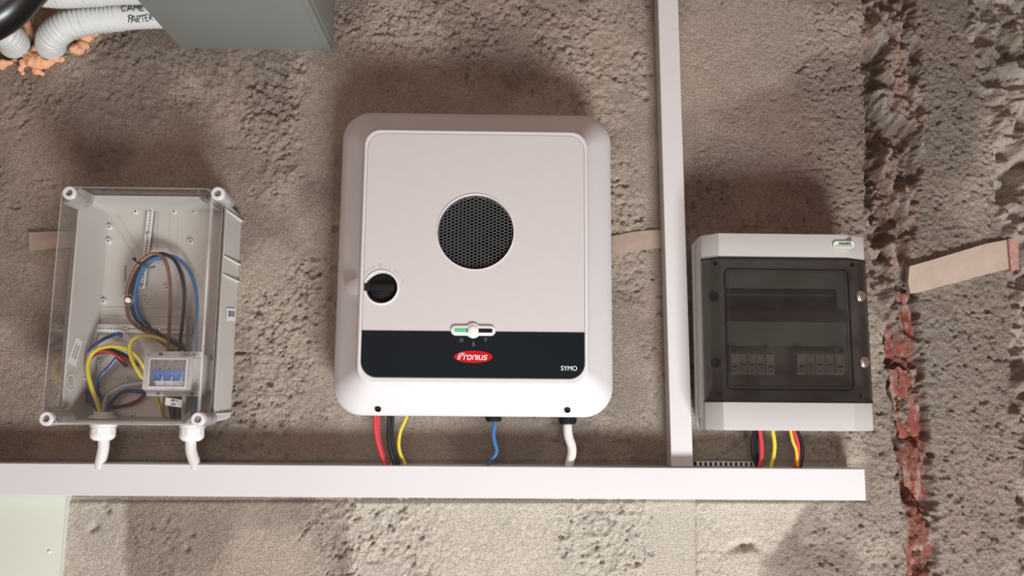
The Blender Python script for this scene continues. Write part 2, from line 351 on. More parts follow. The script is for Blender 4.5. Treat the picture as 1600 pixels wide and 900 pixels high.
WC = {k: mat(k+'_insulation', v, .35) for k, v in dict(red=(.55, .045, .06), black=(.012, .012, .014), yellow=(.62, .50, .055), blue=(.045, .155, .34), brown=(.20, .10, .055), grey=(.22, .21, .20),
     darkred=(.16, .018, .018), green=(.12, .30, .05), deepblue=(.024, .065, .19), tan=(.30, .17, .09)).items()}

# ------------------------------------------------------------------ horizontal trunking
TD = .07
a = P(0, 724, TD); b = P(1352, 733, TD); c1 = P(0, 773, TD); d1 = P(1352, 782, TD)
tz1 = (a.z+b.z)/2; tz0 = (c1.z+d1.z)/2; tx1 = (b.x+d1.x)/2; tx0 = -2.0
t = thing('cable_trunking', 'long white horizontal cable trunking running below the boxes', 'trunking', (0, 0, tz0))
mb = MB().box(tx0, tx1-.001, -.004, .012, tz0+.001, tz1-.001).box(tx0, tx1-.001, -TD+.006, -.004, tz0+.001, tz0+.0028).box(tx0, tx1-.001, -TD+.006, -.004, tz1-.0028, tz1-.001)
obj('base_channel', mb, M_trunk, t)
mb = MB().box(tx0, tx1, -TD, -TD+.002, tz0, tz1).box(tx0, tx1, -TD+.002, -TD+.014, tz0-.0006, tz0+.001).box(tx0, tx1, -TD+.002, -TD+.014, tz1-.001, tz1+.0006).box(tx1-.002, tx1, -TD+.002, .0, tz0+.001, tz1-.001)
obj('trunking_cover', mb, M_trunk, t, bev=.0005, seg=1)
# vertical trunking
VD = .045
q1, q2, q3, q4 = P(1028, -60, VD), P(1056, -60, VD), P(1083.5, 724, VD), P(1048.5, 724, VD)
w0 = q2.x-q1.x; w1 = q3.x-q4.x; ww = (w0+w1)/2+.001
zt = q1.z; zb = tz1+.0006
cxT, cxB = (q1.x+q2.x)/2, (q3.x+q4.x)/2
t = thing('vertical_trunking', 'white vertical cable trunking standing on the horizontal one, left of smoked door box', 'trunking', (cxB, 0, zb))
def para(x_off0, x_off1, y0, y1, grow=0):
    def ring(cx, z): return [(cx+x_off0, y0, z), (cx+x_off1, y0, z), (cx+x_off1, y1, z), (cx+x_off0, y1, z)]
    slope = (cxT-cxB)/(zt-zb); ztt = zt+.45
    return MB().loft([ring(cxB, zb), ring(cxB+slope*(ztt-zb), ztt)])
obj('base_channel', para(-ww/2+.001, ww/2-.001, -VD+.003, .006), M_trunk, t)
mb = para(-ww/2, ww/2, -VD, -VD+.0025); x = para(-ww/2-.0005, -ww/2+.001, -VD+.0025, -VD+.014); mb.add(x.v, x.f); x = para(ww/2-.001, ww/2+.0005, -VD+.0025, -VD+.014); mb.add(x.v, x.f)
obj('trunking_cover', mb, M_trunk, t, bev=.0005, seg=1)
# slotted strip lying on the horizontal trunking
A = P(1086, 723, .025); B = P(1181, 727, .025); z = tz1+.0006
t = thing('slotted_duct_strip', 'short grey slotted duct strip with teeth lying on the horizontal trunking', 'duct strip', (A.x, -.025, z))
obj('rail', MB().box(A.x, B.x, -.027, -.024, z+.0072, z+.0092), M_grey, t)
obj('backing', MB().box(A.x, B.x, -.020, -.019, z, z+.008), M_dark, t)
n = 12; st = (B.x-A.x)/n
for k in range(n):
    obj('tooth', MB().box(A.x+k*st+st*.25, A.x+k*st+st*.8, -.028, -.025, z, z+.0073), M_grey, t)

# ------------------------------------------------------------------ inverter
OD, ID = .095, .165
ox0, ox1, oz0, oz1 = rect((534.5, 176), (955, 180), (957, 651.5), (521.5, 650), OD)
ix0, ix1, iz0, iz1 = rect((569, 200.5), (920, 205), (918, 602), (556, 600), ID)
t = thing('solar_inverter', 'large white wall inverter with round black vent and black lower band', 'inverter', ((ox0+ox1)/2, 0, oz0))
def ring(x0, x1, z0, z1, r, y): return [(x, y, z) for x, z in rrect(x0, x1, z0, z1, r, 10)]
R0, R1 = 46*PS(OD), 26*PS(ID)
def lerp_ring(k, y, e=0):
    m = lambda a, b: a+(b-a)*k
    return ring(m(ox0, ix0)+e, m(ox1, ix1)-e, m(oz0, iz0)+e, m(oz1, iz1)-e, m(R0, R1)-e*.5, y)
shell = [ring(ox0+.02, ox1-.02, oz0+.02, oz1-.02, R0-.01, .004), ring(ox0+.012, ox1-.012, oz0+.012, oz1-.012, R0-.008, -.05), ring(ox0+.002, ox1-.002, oz0+.002, oz1-.002, R0, -.060),
         lerp_ring(0, -.066), lerp_ring(0, -OD+.003), lerp_ring(.02, -OD-.001), lerp_ring(.06, -OD-.006)]
for k in (.3, .6, .9): shell.append(lerp_ring(k, -(OD+.006+(ID-OD-.012)*(k-.06)/.94)))
shell += [lerp_ring(.97, -ID+.007), lerp_ring(1.0, -ID+.0035), lerp_ring(1.0, -ID+.001, .0012), lerp_ring(1.0, -ID, .0035)]
mb = MB().loft(shell, True, False)
obj('housing', mb, M_case, t, sharp=60)
# front cover: rim, inner panel with vent and switch openings
px0, px1, pz0, pz1 = ix0+.0035, ix1-.0035, iz0+.0035, iz1-.0035
gx0, gx1, gz0, gz1 = rect((576, 208.5), (914, 213), (912, 592), (563, 590), ID)
vc = P(743, 362, ID); vr = 61.5*PS(ID); sc_ = P(596, 449, ID); sr = 26.5*PS(ID)
bandz = (P(563, 517, ID).z+P(912, 519, ID).z)/2
rim = plate(rrect(px0, px1, pz0, pz1, R1-.003), [rrect(gx0-.0008, gx1+.0008, gz0-.0008, gz1+.0008, .029)], -ID, .004)
obj('cover_rim', rim, M_case, t)
panel = plate(rrect(gx0, gx1, gz0, gz1, .028), [circle(vc.x, vc.z, vr, 64), circle(sc_.x, sc_.z, sr*.93, 40)], -ID-.0004, .006)
obj('front_cover', panel, M_cover, t)
obj('seam', MB().prism(rrect(gx0-.002, gx1+.002, gz0-.002, gz1+.002, .03), -ID+.0052, -ID+.006), M_dark, t) if False else None
# black band: lower part of the rounded panel
low = [(x, z) for x, z in rrect(gx0+.0004, gx1-.0004, gz0+.0004, gz1, .0276) if z < bandz-.02]
low = [(gx0+.0004, bandz)]+low+[(gx1-.0004, bandz)]
obj('lower_band', MB().prism(low, -ID-.0012, -ID-.0003), M_black, t)
# vent
g = thing if False else None
vrim = MB(); n = 64
vrim.loft([[(vc.x+r*math.cos(2*PI*i/n), y, vc.z+r*math.sin(2*PI*i/n)) for i in range(n)] for r, y in ((vr+.0006, -ID-.0004), (vr+.0004, -ID-.0018), (vr-.0006, -ID-.0018), (vr-.0016, -ID+.004), (vr-.0016, -ID+.02))], False, False)
vm = obj('vent_rim', vrim, M_white, t)
mb = MB(); cw = 8.1*PS(ID)/2; chh = 5.15*PS(ID); barw = .00034
nx = int(vr/(cw*1.5))+1; nzv = int(vr/chh)+1; yv = -ID+.0035
for i in range(-nx, nx+1):
    for j in range(-nzv-1, nzv+1):
        cx = vc.x+i*cw*1.5; cz = vc.z+(j+.5*(i % 2))*chh
        if math.hypot(cx-vc.x, cz-vc.z) > vr+.002: continue
        o6 = [(cx+cw*a_, cz+chh*b2) for a_, b2 in ((1, 0), (.5, .5), (-.5, .5), (-1, 0), (-.5, -.5), (.5, -.5))]
        s6 = 1-barw/(cw*.9)*1.3; i6 = [(cx+(x-cx)*s6, cz+(z_-cz)*s6) for x, z_ in o6]
        vs = [(x, yv, z_) for x, z_ in o6]+[(x, yv, z_) for x, z_ in i6]+[(x, yv+.003, z_) for x, z_ in i6]
        fs = [(k, (k+1) % 6, 6+(k+1) % 6, 6+k) for k in range(6)]+[(6+k, 6+(k+1) % 6, 12+(k+1) % 6, 12+k) for k in range(6)]
        mb.add(vs, fs)
M_grille = mat('grille_metal', (.13, .13, .13), .5, spec=.2)
gr = obj('vent_grille', mb, M_grille, t, smooth=False, label='black hexagonal mesh over the round fan opening')
mb = MB(); mb.lathe((vc.x, -ID+.004, vc.z), (0, 1, 0), [(0, vr+.001), (.03, vr+.001)], 48, False, True)
obj('fan_well', mb, M_blk, t)
fan = MB().lathe((vc.x, -ID+.020, vc.z), (0, 1, 0), [(0, .016), (.008, .018)], 24)
for k in range(7):
    a0 = 2*PI*k/7; pts = []
    vs = []
    for rr in (.016, .045, .068):
        for da, yy in ((-.22, .013), (.22, .022)):
            an = a0+da+rr*4; vs.append((vc.x+rr*math.cos(an), -ID+yy+.004, vc.z+rr*math.sin(an)))
    fan.add(vs, [(0, 1, 3, 2), (2, 3, 5, 4)])
obj('fan_rotor', fan, M_blk, t)
# DC switch: white ring, black recess, knob with a notch
n = 48; mb = MB().loft([[(sc_.x+r*math.cos(2*PI*i/n), y, sc_.z+r*math.sin(2*PI*i/n)) for i in range(n)] for r, y in ((sr+.002, -ID-.0003), (sr+.0012, -ID-.002), (sr-.001, -ID-.002), (sr-.0025, -ID+.003), (sr-.0030, -ID+.018))], False, False)
rg = obj('switch_ring', mb, M_white, t)
kn = MB().lathe((sc_.x, -ID+.018, sc_.z), (0, 1, 0), [(-.0, sr-.002), (.01, sr-.002)], 36)
kn.lathe((sc_.x+.0015, -ID+.018, sc_.z), (0, -1, 0), [(0, sr-.007), (.010, sr-.0075), (.011, sr-.009)], 36)
rot = obj('rotary_switch', kn, M_blk, t)
obj('switch_grip', MB().box(sc_.x-.021, sc_.x+.023, -ID-.001, -ID+.009, sc_.z-.0065, sc_.z+.0065), M_blk, rot, bev=.0015)
obj('notch', MB().box(sc_.x-sr-.0005, sc_.x-sr+.010, -ID-.0026, -ID+.006, sc_.z-.0068, sc_.z+.0068), M_blk, t, bev=.0008)
M_print = mat('pale_grey_print', (.40, .39, .385), .6)
for (uu, vv, s_, h_) in ((594, 415, '0', 6.2), (610, 419, 'I', 4), (617, 424, 'I', 4), (626, 448, 'I', 5)):
    p_ = P(uu, vv, ID); obj('switch_marking', text(s_, p_.x, p_.z, -ID-.0008, height=h_*PS(ID)), M_print, t)
arcm = MB(); pts = []
for k in range(13):
    an = math.radians(108+k*3.2); pts.append((sc_.x+(sr+.0085)*math.cos(an), -ID-.0006, sc_.z+(sr+.0085)*math.sin(an)))
arcm.tube(pts, .0004, 6); obj('switch_marking', arcm, M_print, t); arcm = MB(); pts = []
for k in range(13):
    an = math.radians(8+k*4); pts.append((sc_.x+(sr+.0095)*math.cos(an), -ID-.0006, sc_.z+(sr+.0095)*math.sin(an)))
arcm.tube(pts, .0003, 6); obj('switch_marking', arcm, M_print, t)
# side lever of the isolator on the left bevel
lv = [P(*q_, e_) for q_, e_ in (((539, 444), .138), ((558, 433), .160), ((558, 461), .160), ((540, 457), .138))]
obj('side_lever', MB().loft([lv, [(v.x+.004, v.y+.03, v.z+(.002 if k_ > 1 else -.002)) for k_, v in enumerate(lv)]]), M_cover, t, bev=.0008)
# status bar
sb = P(739.5, 517, ID); ps = PS(ID)
def pillbulge(w_, h_, rb_, n=14):
    out = []
    hw = w_/2-h_/2; xb = math.sqrt(max(rb_**2-(h_/2)**2, 0)); ab = math.atan2(h_/2, xb)
    for k in range(n+1): an = -PI/2+PI*k/n; out.append((hw+h_/2*math.cos(an), h_/2*math.sin(an)))
    for k in range(n+1): an = ab+(PI-2*ab)*k/n; out.append((rb_*math.cos(an), rb_*math.sin(an)))
    for k in range(n+1): an = PI/2+PI*k/n; out.append((-hw+h_/2*math.cos(an), h_/2*math.sin(an)))
    for k in range(n+1): an = PI+ab+(PI-2*ab)*k/n; out.append((rb_*math.cos(an), rb_*math.sin(an)))
    return out
o1 = [(sb.x+x, sb.z+z) for x, z in pillbulge(70*ps, 15.5*ps, 11.8*ps)]
bar = MB().prism(o1, -ID-.0045, -ID)
sbar = obj('status_bar', bar, M_white, t, bev=.0012, sharp=50)
obj('green_light', MB().prism(rrect(sb.x-29*ps, sb.x-10*ps, sb.z-2.5*ps, sb.z+3*ps, .002, 4), -ID-.0054, -ID-.0042), mat('green_led', (.01, .20, .08), .3, emit=(.01, .62, .22), estr=.5), sbar)
obj('sensor_window', MB().prism(rrect(sb.x+7*ps, sb.x+30*ps, sb.z-3*ps, sb.z+3*ps, .002, 4), -ID-.0054, -ID-.0042), M_black, sbar)
obj('light_gap', MB().prism(rrect(sb.x-11*ps, sb.x-6*ps, sb.z-2.5*ps, sb.z+3*ps, .001, 4), -ID-.0053, -ID-.0042), M_black, sbar)
obj('touch_button', MB().lathe((sb.x, -ID-.004, sb.z), (0, -1, 0), [(0, 9*ps), (.001, 9*ps), (.0022, 7.5*ps), (.0027, 4*ps), (.0028, 0)], 32), M_white, sbar)
# three small icons
M_icon = mat('grey_icon_print', (.28, .29, .30), .6)
pi_ = P(721, 531.5, ID); mb = MB().tube([(pi_.x+.0028*math.cos(a_), -ID-.0015, pi_.z+.0028*math.sin(a_)) for a_ in [math.radians(120+300*k/16) for k in range(17)]], .00035, 6).box(pi_.x-.0003, pi_.x+.0003, -ID-.0018, -ID-.0012, pi_.z+.001, pi_.z+.0035)
obj('power_icon', mb, M_icon, t)
pi_ = P(740, 537.5, ID); mb = MB().tube([(pi_.x+x, -ID-.0015, pi_.z+z) for x, z in ((-.002, -.0005), (-.002, -.003), (.002, -.003), (.002, 0), (0, .0005), (0, .0035), (-.0008, .0035), (-.0008, -.0008), (-.002, 0))], .0003, 6)
obj('touch_icon', mb, M_icon, t)
pi_ = P(759, 531, ID); mb = MB()
for rr in (.0022, .0036): mb.tube([(pi_.x+rr*math.cos(a_), -ID-.0015, pi_.z-.001+rr*math.sin(a_)) for a_ in [math.radians(45+90*k/8) for k in range(9)]], .0003, 6)
mb.lathe((pi_.x, -ID-.0012, pi_.z-.002), (0, -1, 0), [(0, .0008), (.0005, .0008)], 12); obj('wireless_icon', mb, M_icon, t)
# oval badge and lettering
bc = P(739.5, 557.5, ID); e = [(bc.x+30*ps*math.cos(2*PI*k/48), bc.z+9.6*ps*math.sin(2*PI*k/48)) for k in range(48)]
M_red = mat('badge_red', (.45, .002, .008), .45, spec=.15); M_ltr = mat('badge_white_print', (.85, .85, .85), .5)
bd = obj('badge', MB().prism(e, -ID-.0020, -ID-.0011), M_red, t, label='red oval badge with white italic lettering')
e = [(bc.x+30*ps*math.cos(2*PI*k/48), bc.z+9.6*ps*math.sin(2*PI*k/48)) for k in range(48)]
# angular italic letters drawn as strokes: F r o n i u s
def strokes(segs, x0, z0, s, y, r, sh=.25):
    m_ = MB()
    for sg in segs:
        for a_, b2 in zip(sg[:-1], sg[1:]):
            p_, q_ = [Vector((x0+(u_+v_*sh)*s, y, z0+v_*s)) for u_, v_ in (a_, b2)]
            d_ = (q_-p_).normalized(); nn = Vector((-d_.z, 0, d_.x))*r; p_ = p_-d_*r*.6; q_ = q_+d_*r*.6
            m_.loft([[p_+nn, p_-nn, p_-nn+Vector((0, .0003, 0)), p_+nn+Vector((0, .0003, 0))], [q_+nn, q_-nn, q_-nn+Vector((0, .0003, 0)), q_+nn+Vector((0, .0003, 0))]])
    return m_
L = [[(0, 0), (0, 1.2), (.25, 1.45), (1.3, 1.45)], [(.45, 0), (.45, 1.0)], [(.45, 1.0), (1.1, 1.0)],
     [(1.5, 0), (1.5, 1), (2.1, 1)], [(2.35, 0), (2.35, 1), (3.15, 1), (3.15, 0), (2.35, 0)], [(3.6, 0), (3.6, 1), (4.35, 1), (4.35, 0)], [(4.75, 0), (4.75, 1)],
     [(5.15, 1), (5.15, 0), (5.9, 0), (5.9, 1)], [(7.0, 1), (6.3, 1), (6.3, .5), (7.0, .5), (7.0, 0), (6.2, 0)]]
s_ = 46*ps/7.3
obj('badge_lettering', strokes(L, bc.x-24*ps, bc.z-4.2*ps, s_, -ID-.0024, .0007), M_ltr, bd)
p_ = P(889, 575.5, ID); obj('model_lettering', text('SYMO', p_.x, p_.z, -ID-.0014, height=7.2*ps, width=25*ps), M_ltr, t)
# cover screws
for uu, vv in ((591, 638.5), (886.5, 640)):
    p_ = P(uu, vv, .128)
    # find the bevel depth at this height
    k = (p_.z-oz0)/(iz0-oz0); dd = OD+(ID-OD)*max(.1, min(1, k)); p_ = P(uu, vv, dd)
    obj('cover_screw', MB().lathe((p_.x, -dd-.003, p_.z-.0015), (0, -.70, -.71), [(-.010, .0056), (.0010, .0056), (.0018, .0048), (.0018, .0030), (-.002, .0028), (-.002, 0)], 24, True, False), M_blk, t)
# cable entries underneath
for uu, vv, r_g in ((771, 654, .0155), (886.5, 656.5, .017)):
    p_ = P(uu, vv, .05); obj('cable_entry', MB().lathe((p_.x, -.055, oz0+.03), (0, 0, -1), [(0, r_g), (.03+(.006 if r_g < .016 else .010), r_g), (.034+(.006 if r_g < .016 else .010), r_g*.8)], 24), M_blk, t)
ps5 = PS(.05)
g_ = 'solar string wires under the inverter'
zE = lambda u_, v_: (u_, v_)
wire('red_wire', [(586, 640), (586.5, 655), (588, 680), (594, 703), (600, 721), (603, 730)], .0042, WC['red'], 'pink-red wire dropping from left underside of white inverter, outer one', d=.055)
wire('red_wire', [(591, 640), (591, 655), (592, 680), (597, 703), (605, 722), (607, 730)], .0030, WC['red'], 'pink-red wire from left underside of white inverter, beside black wires', d=.050)
wire('black_wire', [(608, 640), (608, 655), (607.5, 680), (610, 703), (616, 722), (618, 730)], .0040, WC['black'], 'black wire under the inverter, nearer the red wires', d=.055)
wire('black_wire', [(613, 640), (613, 655), (612, 680), (615, 703), (621, 722), (624, 730)], .0036, WC['black'], 'black wire under the inverter, nearer the yellow wire', d=.05)
wire('yellow_wire', [(637, 640), (634.5, 653), (626, 673), (623, 692), (625, 707), (632, 722), (634, 730)], .0034, WC['yellow'], 'single yellow-green wire curving down from the inverter underside', d=.052)
wire('blue_wire', [(772, 650), (773, 662), (771, 678), (773, 692), (776, 702), (774, 711), (767, 720), (762, 730)], .0038, WC['blue'], 'blue wire hanging from middle cable entry of the inverter', d=.052)
wire('white_cable', [(886, 650), (886.5, 662), (888, 680), (893, 696), (893.5, 708), (890.5, 722), (889, 732)], .0088, M_cable, 'thick white cable from right cable entry of the inverter', 'cable', d=.05, seg=18)

# ------------------------------------------------------------------ left enclosure with clear lid
LD, JD = .176, .116       # lid front depth, joint depth
lx0, lx1, lz0, lz1 = rect((97, 291), (333, 294), (311, 665), (63, 663), LD)
jx0, jx1, jz0, jz1 = rect((119, 302), (352, 305), (329, 661), (88, 659), JD)
# keep the box square: joint slightly inside lid
jx0, jx1, jz0, jz1 = lx0+.001, lx1+.001, lz0+.001, lz1-.001
print('lid', lx0, lx1, lz0, lz1)
bx = thing('clear_lid_enclosure', 'tall grey enclosure with clear lid, full of coiled wires', 'electrical box', ((lx0+lx1)/2, 0, lz0))
wt = .0035
base_rings_o = [ring(jx0, jx1, jz0, jz1, .010, -JD), ring(jx0+.002, jx1-.002, jz0+.002, jz1-.002, .010, -.07), ring(jx0+.006, jx1-.004, jz0+.006, jz1-.006, .010, .004)]
base_rings_i = [ring(jx0+wt, jx1-wt, jz0+wt, jz1-wt, .008, -JD), ring(jx0+.007, jx1-.010, jz0+.010, jz1-.002, .012, -.012)]
mb = MB().loft([base_rings_i[1], base_rings_i[0], base_rings_o[0], base_rings_o[1], base_rings_o[2]], True, True)
obj('base_box', mb, M_grey, bx, sharp=50)
# rim bead and outer ribs on the right side wall
mb = MB().loft([ring(jx0-.002, jx1+.002, jz0-.002, jz1+.002, .011, -JD+.001), ring(jx0-.002, jx1+.002, jz0-.002, jz1+.002, .011, -JD+.008), ring(jx0+.001, jx1-.001, jz0+.001, jz1-.001, .010, -JD+.008), ring(jx0+.001, jx1-.001, jz0+.001, jz1-.001, .010, -JD+.001)], False, False)
obj('rim_bead', mb, M_lightpl, bx)
obj('gasket', MB().box(jx1-.0012, jx1+.0008, -JD-.0022, -JD-.0004, jz0+.012, jz1-.012), M_blk, bx)
for vv in (336, 406, 434, 646):
    zz = P(368, vv, .06).z; obj('side_rib', MB().box(jx1-.006, jx1+.0012, -JD+.010, -.004, zz-.0014, zz+.0014), M_lightpl, bx, bev=.0006, seg=1)
# clear lid: front sheet + deep skirt with rounded edges, corner pillars notched
outer = [ring(jx0-.0015, jx1+.0015, jz0-.0015, jz1+.0015, .012, -JD-.001), ring(lx0, lx1, lz0, lz1, .013, -LD+.005), ring(lx0+.0015, lx1-.0015, lz0+.0015, lz1-.0015, .013, -LD+.0012), ring(lx0+.005, lx1-.005, lz0+.005, lz1-.005, .012, -LD)]
obj('clear_lid', MB().loft(outer, False, True), M_clear, bx, sharp=60)
M_edge = clear('clear_edge', (.80, .80, .79), 1.5, .1, haze=.35, hazec=(.75, .74, .72))
obj('lid_edge', MB().loft([ring(lx0-.0004, lx1+.0004, lz0-.0004, lz1+.0004, .013, -LD+.004), ring(lx0+.0002, lx1-.0002, lz0+.0002, lz1-.0002, .013, -LD+.0005), ring(lx0+.003, lx1-.003, lz0+.003, lz1-.003, .012, -LD-.0003)], False, False), M_edge, bx)
obj('lid_edge', MB().loft([ring(jx0-.002, jx1+.002, jz0-.002, jz1+.002, .012, -JD-.0015), ring(jx0-.0018, jx1+.0018, jz0-.0018, jz1+.0018, .012, -JD-.005)], False, False), M_edge, bx)
M_sleeve = clear('frosted_sleeve', (.75, .75, .75), 1.5, .25, haze=.36, hazec=(.72, .70, .70))
for (uu, vv, sx_, sz_) in ((108, 301, 1, -1), (340, 302, -1, -1), (72, 654, 1, 1), (309, 655, -1, 1)):
    p_ = P(uu, vv, LD+.002)
    sl = obj('corner_pillar', MB().lathe((p_.x, -LD+.004, p_.z), (0, 1, 0), [(0, .0135), (.056, .0125)], 24, True, True), M_sleeve, bx)
    obj('screw_cap', MB().lathe((p_.x, -LD-.003, p_.z), (0, 1, 0), [(.008, .0118), (.0012, .0122), (0, .0108), (0, .0062), (.004, .0058), (.004, 0)], 28, False, False), mat('pale_screw_cap', (.62, .60, .60), .4), sl)
    obj('screw_slot', MB().lathe((p_.x, -LD-.001, p_.z), (0, 1, 0), [(.0015, .0060), (.003, .0060)], 20), mat('grey_slot', (.16, .15, .14), .5), sl)
    obj('screw_shaft', MB().lathe((p_.x, -LD+.012, p_.z), (0, 1, 0), [(0, .0065), (.03, .0065), (.032, .004), (.05, .004)], 20), mat('pale_screw_cap', (.6, .6, .6)), sl)
# frosted flange of the lid corners
for (cx_, cz_, sx_, sz_) in ((lx0, lz1, 1, -1), (lx1, lz1, -1, -1), (lx0, lz0, 1, 1), (lx1, lz0, -1, 1)):
    poly = [(cx_+sx_*.001, cz_+sz_*.001), (cx_+sx_*.030, cz_+sz_*.001)]+[(cx_+sx_*(.001+.029*math.cos(a_)), cz_+sz_*(.001+.029*math.sin(a_))) for a_ in (.3, .6, .9, 1.2)]+[(cx_+sx_*.001, cz_+sz_*.030)]
    obj('corner_wall', MB().loft([[(x, -LD+.003, z) for x, z in poly[1:]], [(x, -JD, z) for x, z in poly[1:]]], False, False), M_sleeve if False else M_edge, bx)
# interior bosses, moulded grooves and perforated rails
FD = .013
def fl_at(u_, v_, d=FD): return P(u_, v_, d)
for (uu, vv) in ((213, 331), (273, 331), (304, 331), (172, 355), (171, 377), (299, 378), (163, 471), (229, 468), (262, 450), (158, 566), (154, 601), (184, 649), (208, 650), (202, 590)):
    p_ = fl_at(uu, vv); bo = obj('screw_boss', MB().lathe((p_.x, -FD+.002, p_.z), (0, -1, 0), [(0, .0058), (.007, .0050), (.0078, .0044), (.0078, .0020), (.003, .0018), (.003, 0)], 16, False, False), M_white, bx); obj('boss_hole', MB().lathe((p_.x, -FD-.0035, p_.z), (0, -1, 0), [(0, .0019), (.0015, .0019)], 12), M_dark, bo)
def groove(u0, v0, u1, v1, w_=.0007, m_=None):
    a_, b2 = fl_at(u0, v0), fl_at(u1, v1); return MB().tube([Vector((a_.x, -FD+.0004, a_.z)), Vector((b2.x, -FD+.0004, b2.z))], .0010, 6)
for g4 in ((173, 342, 212, 405), (184, 336, 222, 398), (249, 326, 245, 400), (267, 326, 264, 400), (279, 326, 277, 410), (152, 480, 300, 482), (150, 493, 300, 495), (240, 455, 262, 492), (300, 430, 322, 405), (155, 590, 215, 592)):
    obj('moulded_ridge', groove(*g4), M_grey, bx)
def rail(u0, v0, u1, v1, wpx, n_, label):
    a_, b2 = fl_at(u0, v0, .022), fl_at(u1, v1, .022); d_ = (b2-a_); Lr = d_.length; d_.normalize(); nn = Vector((-d_.z, 0, d_.x)); hw = wpx*PS(.02)/2
    holes = []; st_ = Lr/(n_+1)
    def loc(s_, t_): v_ = a_+d_*s_+nn*t_; return (v_.x, v_.z)
    holes = []
    for k in range(n_):
        s_ = st_*(k+1); holes.append([loc(s_+.0017*math.cos(q_), .0017*math.sin(q_)) for q_ in [2*PI*i/8 for i in range(8)]])
    pl = plate([loc(-.004, -hw), loc(Lr+.004, -hw), loc(Lr+.004, hw), loc(-.004, hw)], holes, -.0225, .0015)
    r0 = obj('perforated_rail', pl, M_white if n_ > 20 else M_lightpl, bx, label=label)
    bk = [loc(.002, -hw*.6), loc(Lr-.002, -hw*.6), loc(Lr-.002, hw*.6), loc(.002, hw*.6)]
    obj('rail_back', MB().prism(bk, -.0195, -.012), M_dark, r0)
    for s_ in (.002, Lr*.32, Lr*.68, Lr-.002):
        x, z = loc(s_, 0); obj('rail_screw', MB().lathe((x, -.022, z), (0, -1, 0), [(0, .0045), (.002, .0042), (.003, .0025), (.0032, 0)], 14), M_steel, r0)
rail(236, 326, 222, 448, 10.5, 26, 'vertical perforated rail behind the wire loop')
rail(147, 512.5, 296, 515.5, 13, 32, 'horizontal perforated rail across the middle of the box')
pc = P(199.5, 469, LD+.0005)
obj('centre_boss', MB().lathe((pc.x, -LD-.0002, pc.z), (0, -1, 0), [(0, .0105), (.0006, .0105), (.0006, .0098), (.0002, .0096)], 28, False, False), M_edge, bx)
obj('centre_boss', MB().lathe((pc.x, -LD-.0002, pc.z), (0, 1, 0), [(-.001, .0045), (.006, .0045)], 20), M_white, bx)
# stickers on walls
def wall_tri(pts_uvd, m_, name, par, label=None):
    v_ = [P(*q_) for q_ in pts_uvd]; nn = (v_[1]-v_[0]).cross(v_[2]-v_[0]).normalized()
    if nn.y > 0: nn = -nn
    return obj(name, MB().loft([v_, [p_+nn*.0004 for p_ in v_]]), m_, par, label=label)
def on_left_wall(u_, v_):     # inner left wall: solve depth where x matches tapering wall
    lo, hi = .012, JD
    for _ in range(30):
        m_ = (lo+hi)/2; x_ = P(u_, v_, m_).x; tx = (jx0+.012)+(jx0+wt-jx0-.012)*((m_-.012)/(JD-.012))+.0006
        # larger depth value -> point closer to lens -> x nearer the axis (larger)
        if x_ > tx: hi = m_ if False else hi; lo, hi = (lo, m_) if P(u_, v_, lo).x < tx else (m_, hi)
        else: lo = m_
    return m_
def lw(u_, v_): return P(u_, v_, on_left_wall(u_, v_))
def lwm(u_, v_):
    # direct intersection of the view ray with the inner left wall plane
    p0 = P(u_, v_, 0); c0 = Vector((0, -D, CZ)); dr = (p0-c0)
    A_ = Vector((jx0+wt, -JD, 1)); B_ = Vector((jx0+.007, -.012, 1)); T_ = B_-A_; N_ = Vector((T_.y, -T_.x, 0)).normalized()
    s_ = (A_-c0).dot(N_)/dr.dot(N_); h = c0+dr*s_
    return h+N_*(.0006 if (c0-h).dot(N_) > 0 else -.0006)
sp = [lwm(*q_) for q_ in ((119, 526), (128, 533), (118, 573), (105, 565))]
def thin(v_, th=.0004):
    n_ = (v_[1]-v_[0]).cross(v_[-1]-v_[0]).normalized(); c0 = Vector((0, -D, CZ))
    if n_.dot(c0-v_[0]) < 0: n_ = -n_
    return MB().loft([v_, [p_+n_*th for p_ in v_]]), n_
m_, n_ = thin(sp); st0 = obj('paper_label', m_, M_paper, bx, label='white paper label with handwriting')
scr = MB()
for k in range(2):
    base_ = [sp[0].lerp(sp[3], .22+.0*k).lerp(sp[1].lerp(sp[2], .22), .33+.36*k), sp[0].lerp(sp[3], .8).lerp(sp[1].lerp(sp[2], .8), .30+.33*k)]
    pts = []
    for i in range(13): pts.append(base_[0].lerp(base_[1], i/12)+(sp[1]-sp[0])*(.13*(-1)**i*random.uniform(.5, 1.1))+n_*.0008)
    scr.tube(pts, .00035, 5, step=.001)
obj('handwriting', scr, M_ink, st0)
cc = lwm(109.5, 597.5); e1 = (lwm(117, 597)-cc); e2 = (lwm(109.5, 584)-cc)
v_ = [cc+e1*math.cos(2*PI*k/28)+e2*math.sin(2*PI*k/28) for k in range(28)]
v2 = [cc+(e1*math.cos(2*PI*k/28)+e2*math.sin(2*PI*k/28))*.84 for k in range(28)]
n_ = thin([v_[0], v_[7], v_[14]])[1]
mb = MB().add([p_+n_*.0005 for p_ in v_]+[p_+n_*.0005 for p_ in v2], [(k, (k+1) % 28, 28+(k+1) % 28, 28+k) for k in range(28)])
for k in range(5): mb.tube([cc+e1*(-.5+.1*k)+e2*(.45-.2*k)+n_*.0006, cc+e1*(.45-.05*k)+e2*(.5-.23*k)+n_*.0006], .0004, 5)
obj('oval_mark', mb, M_paper, bx)
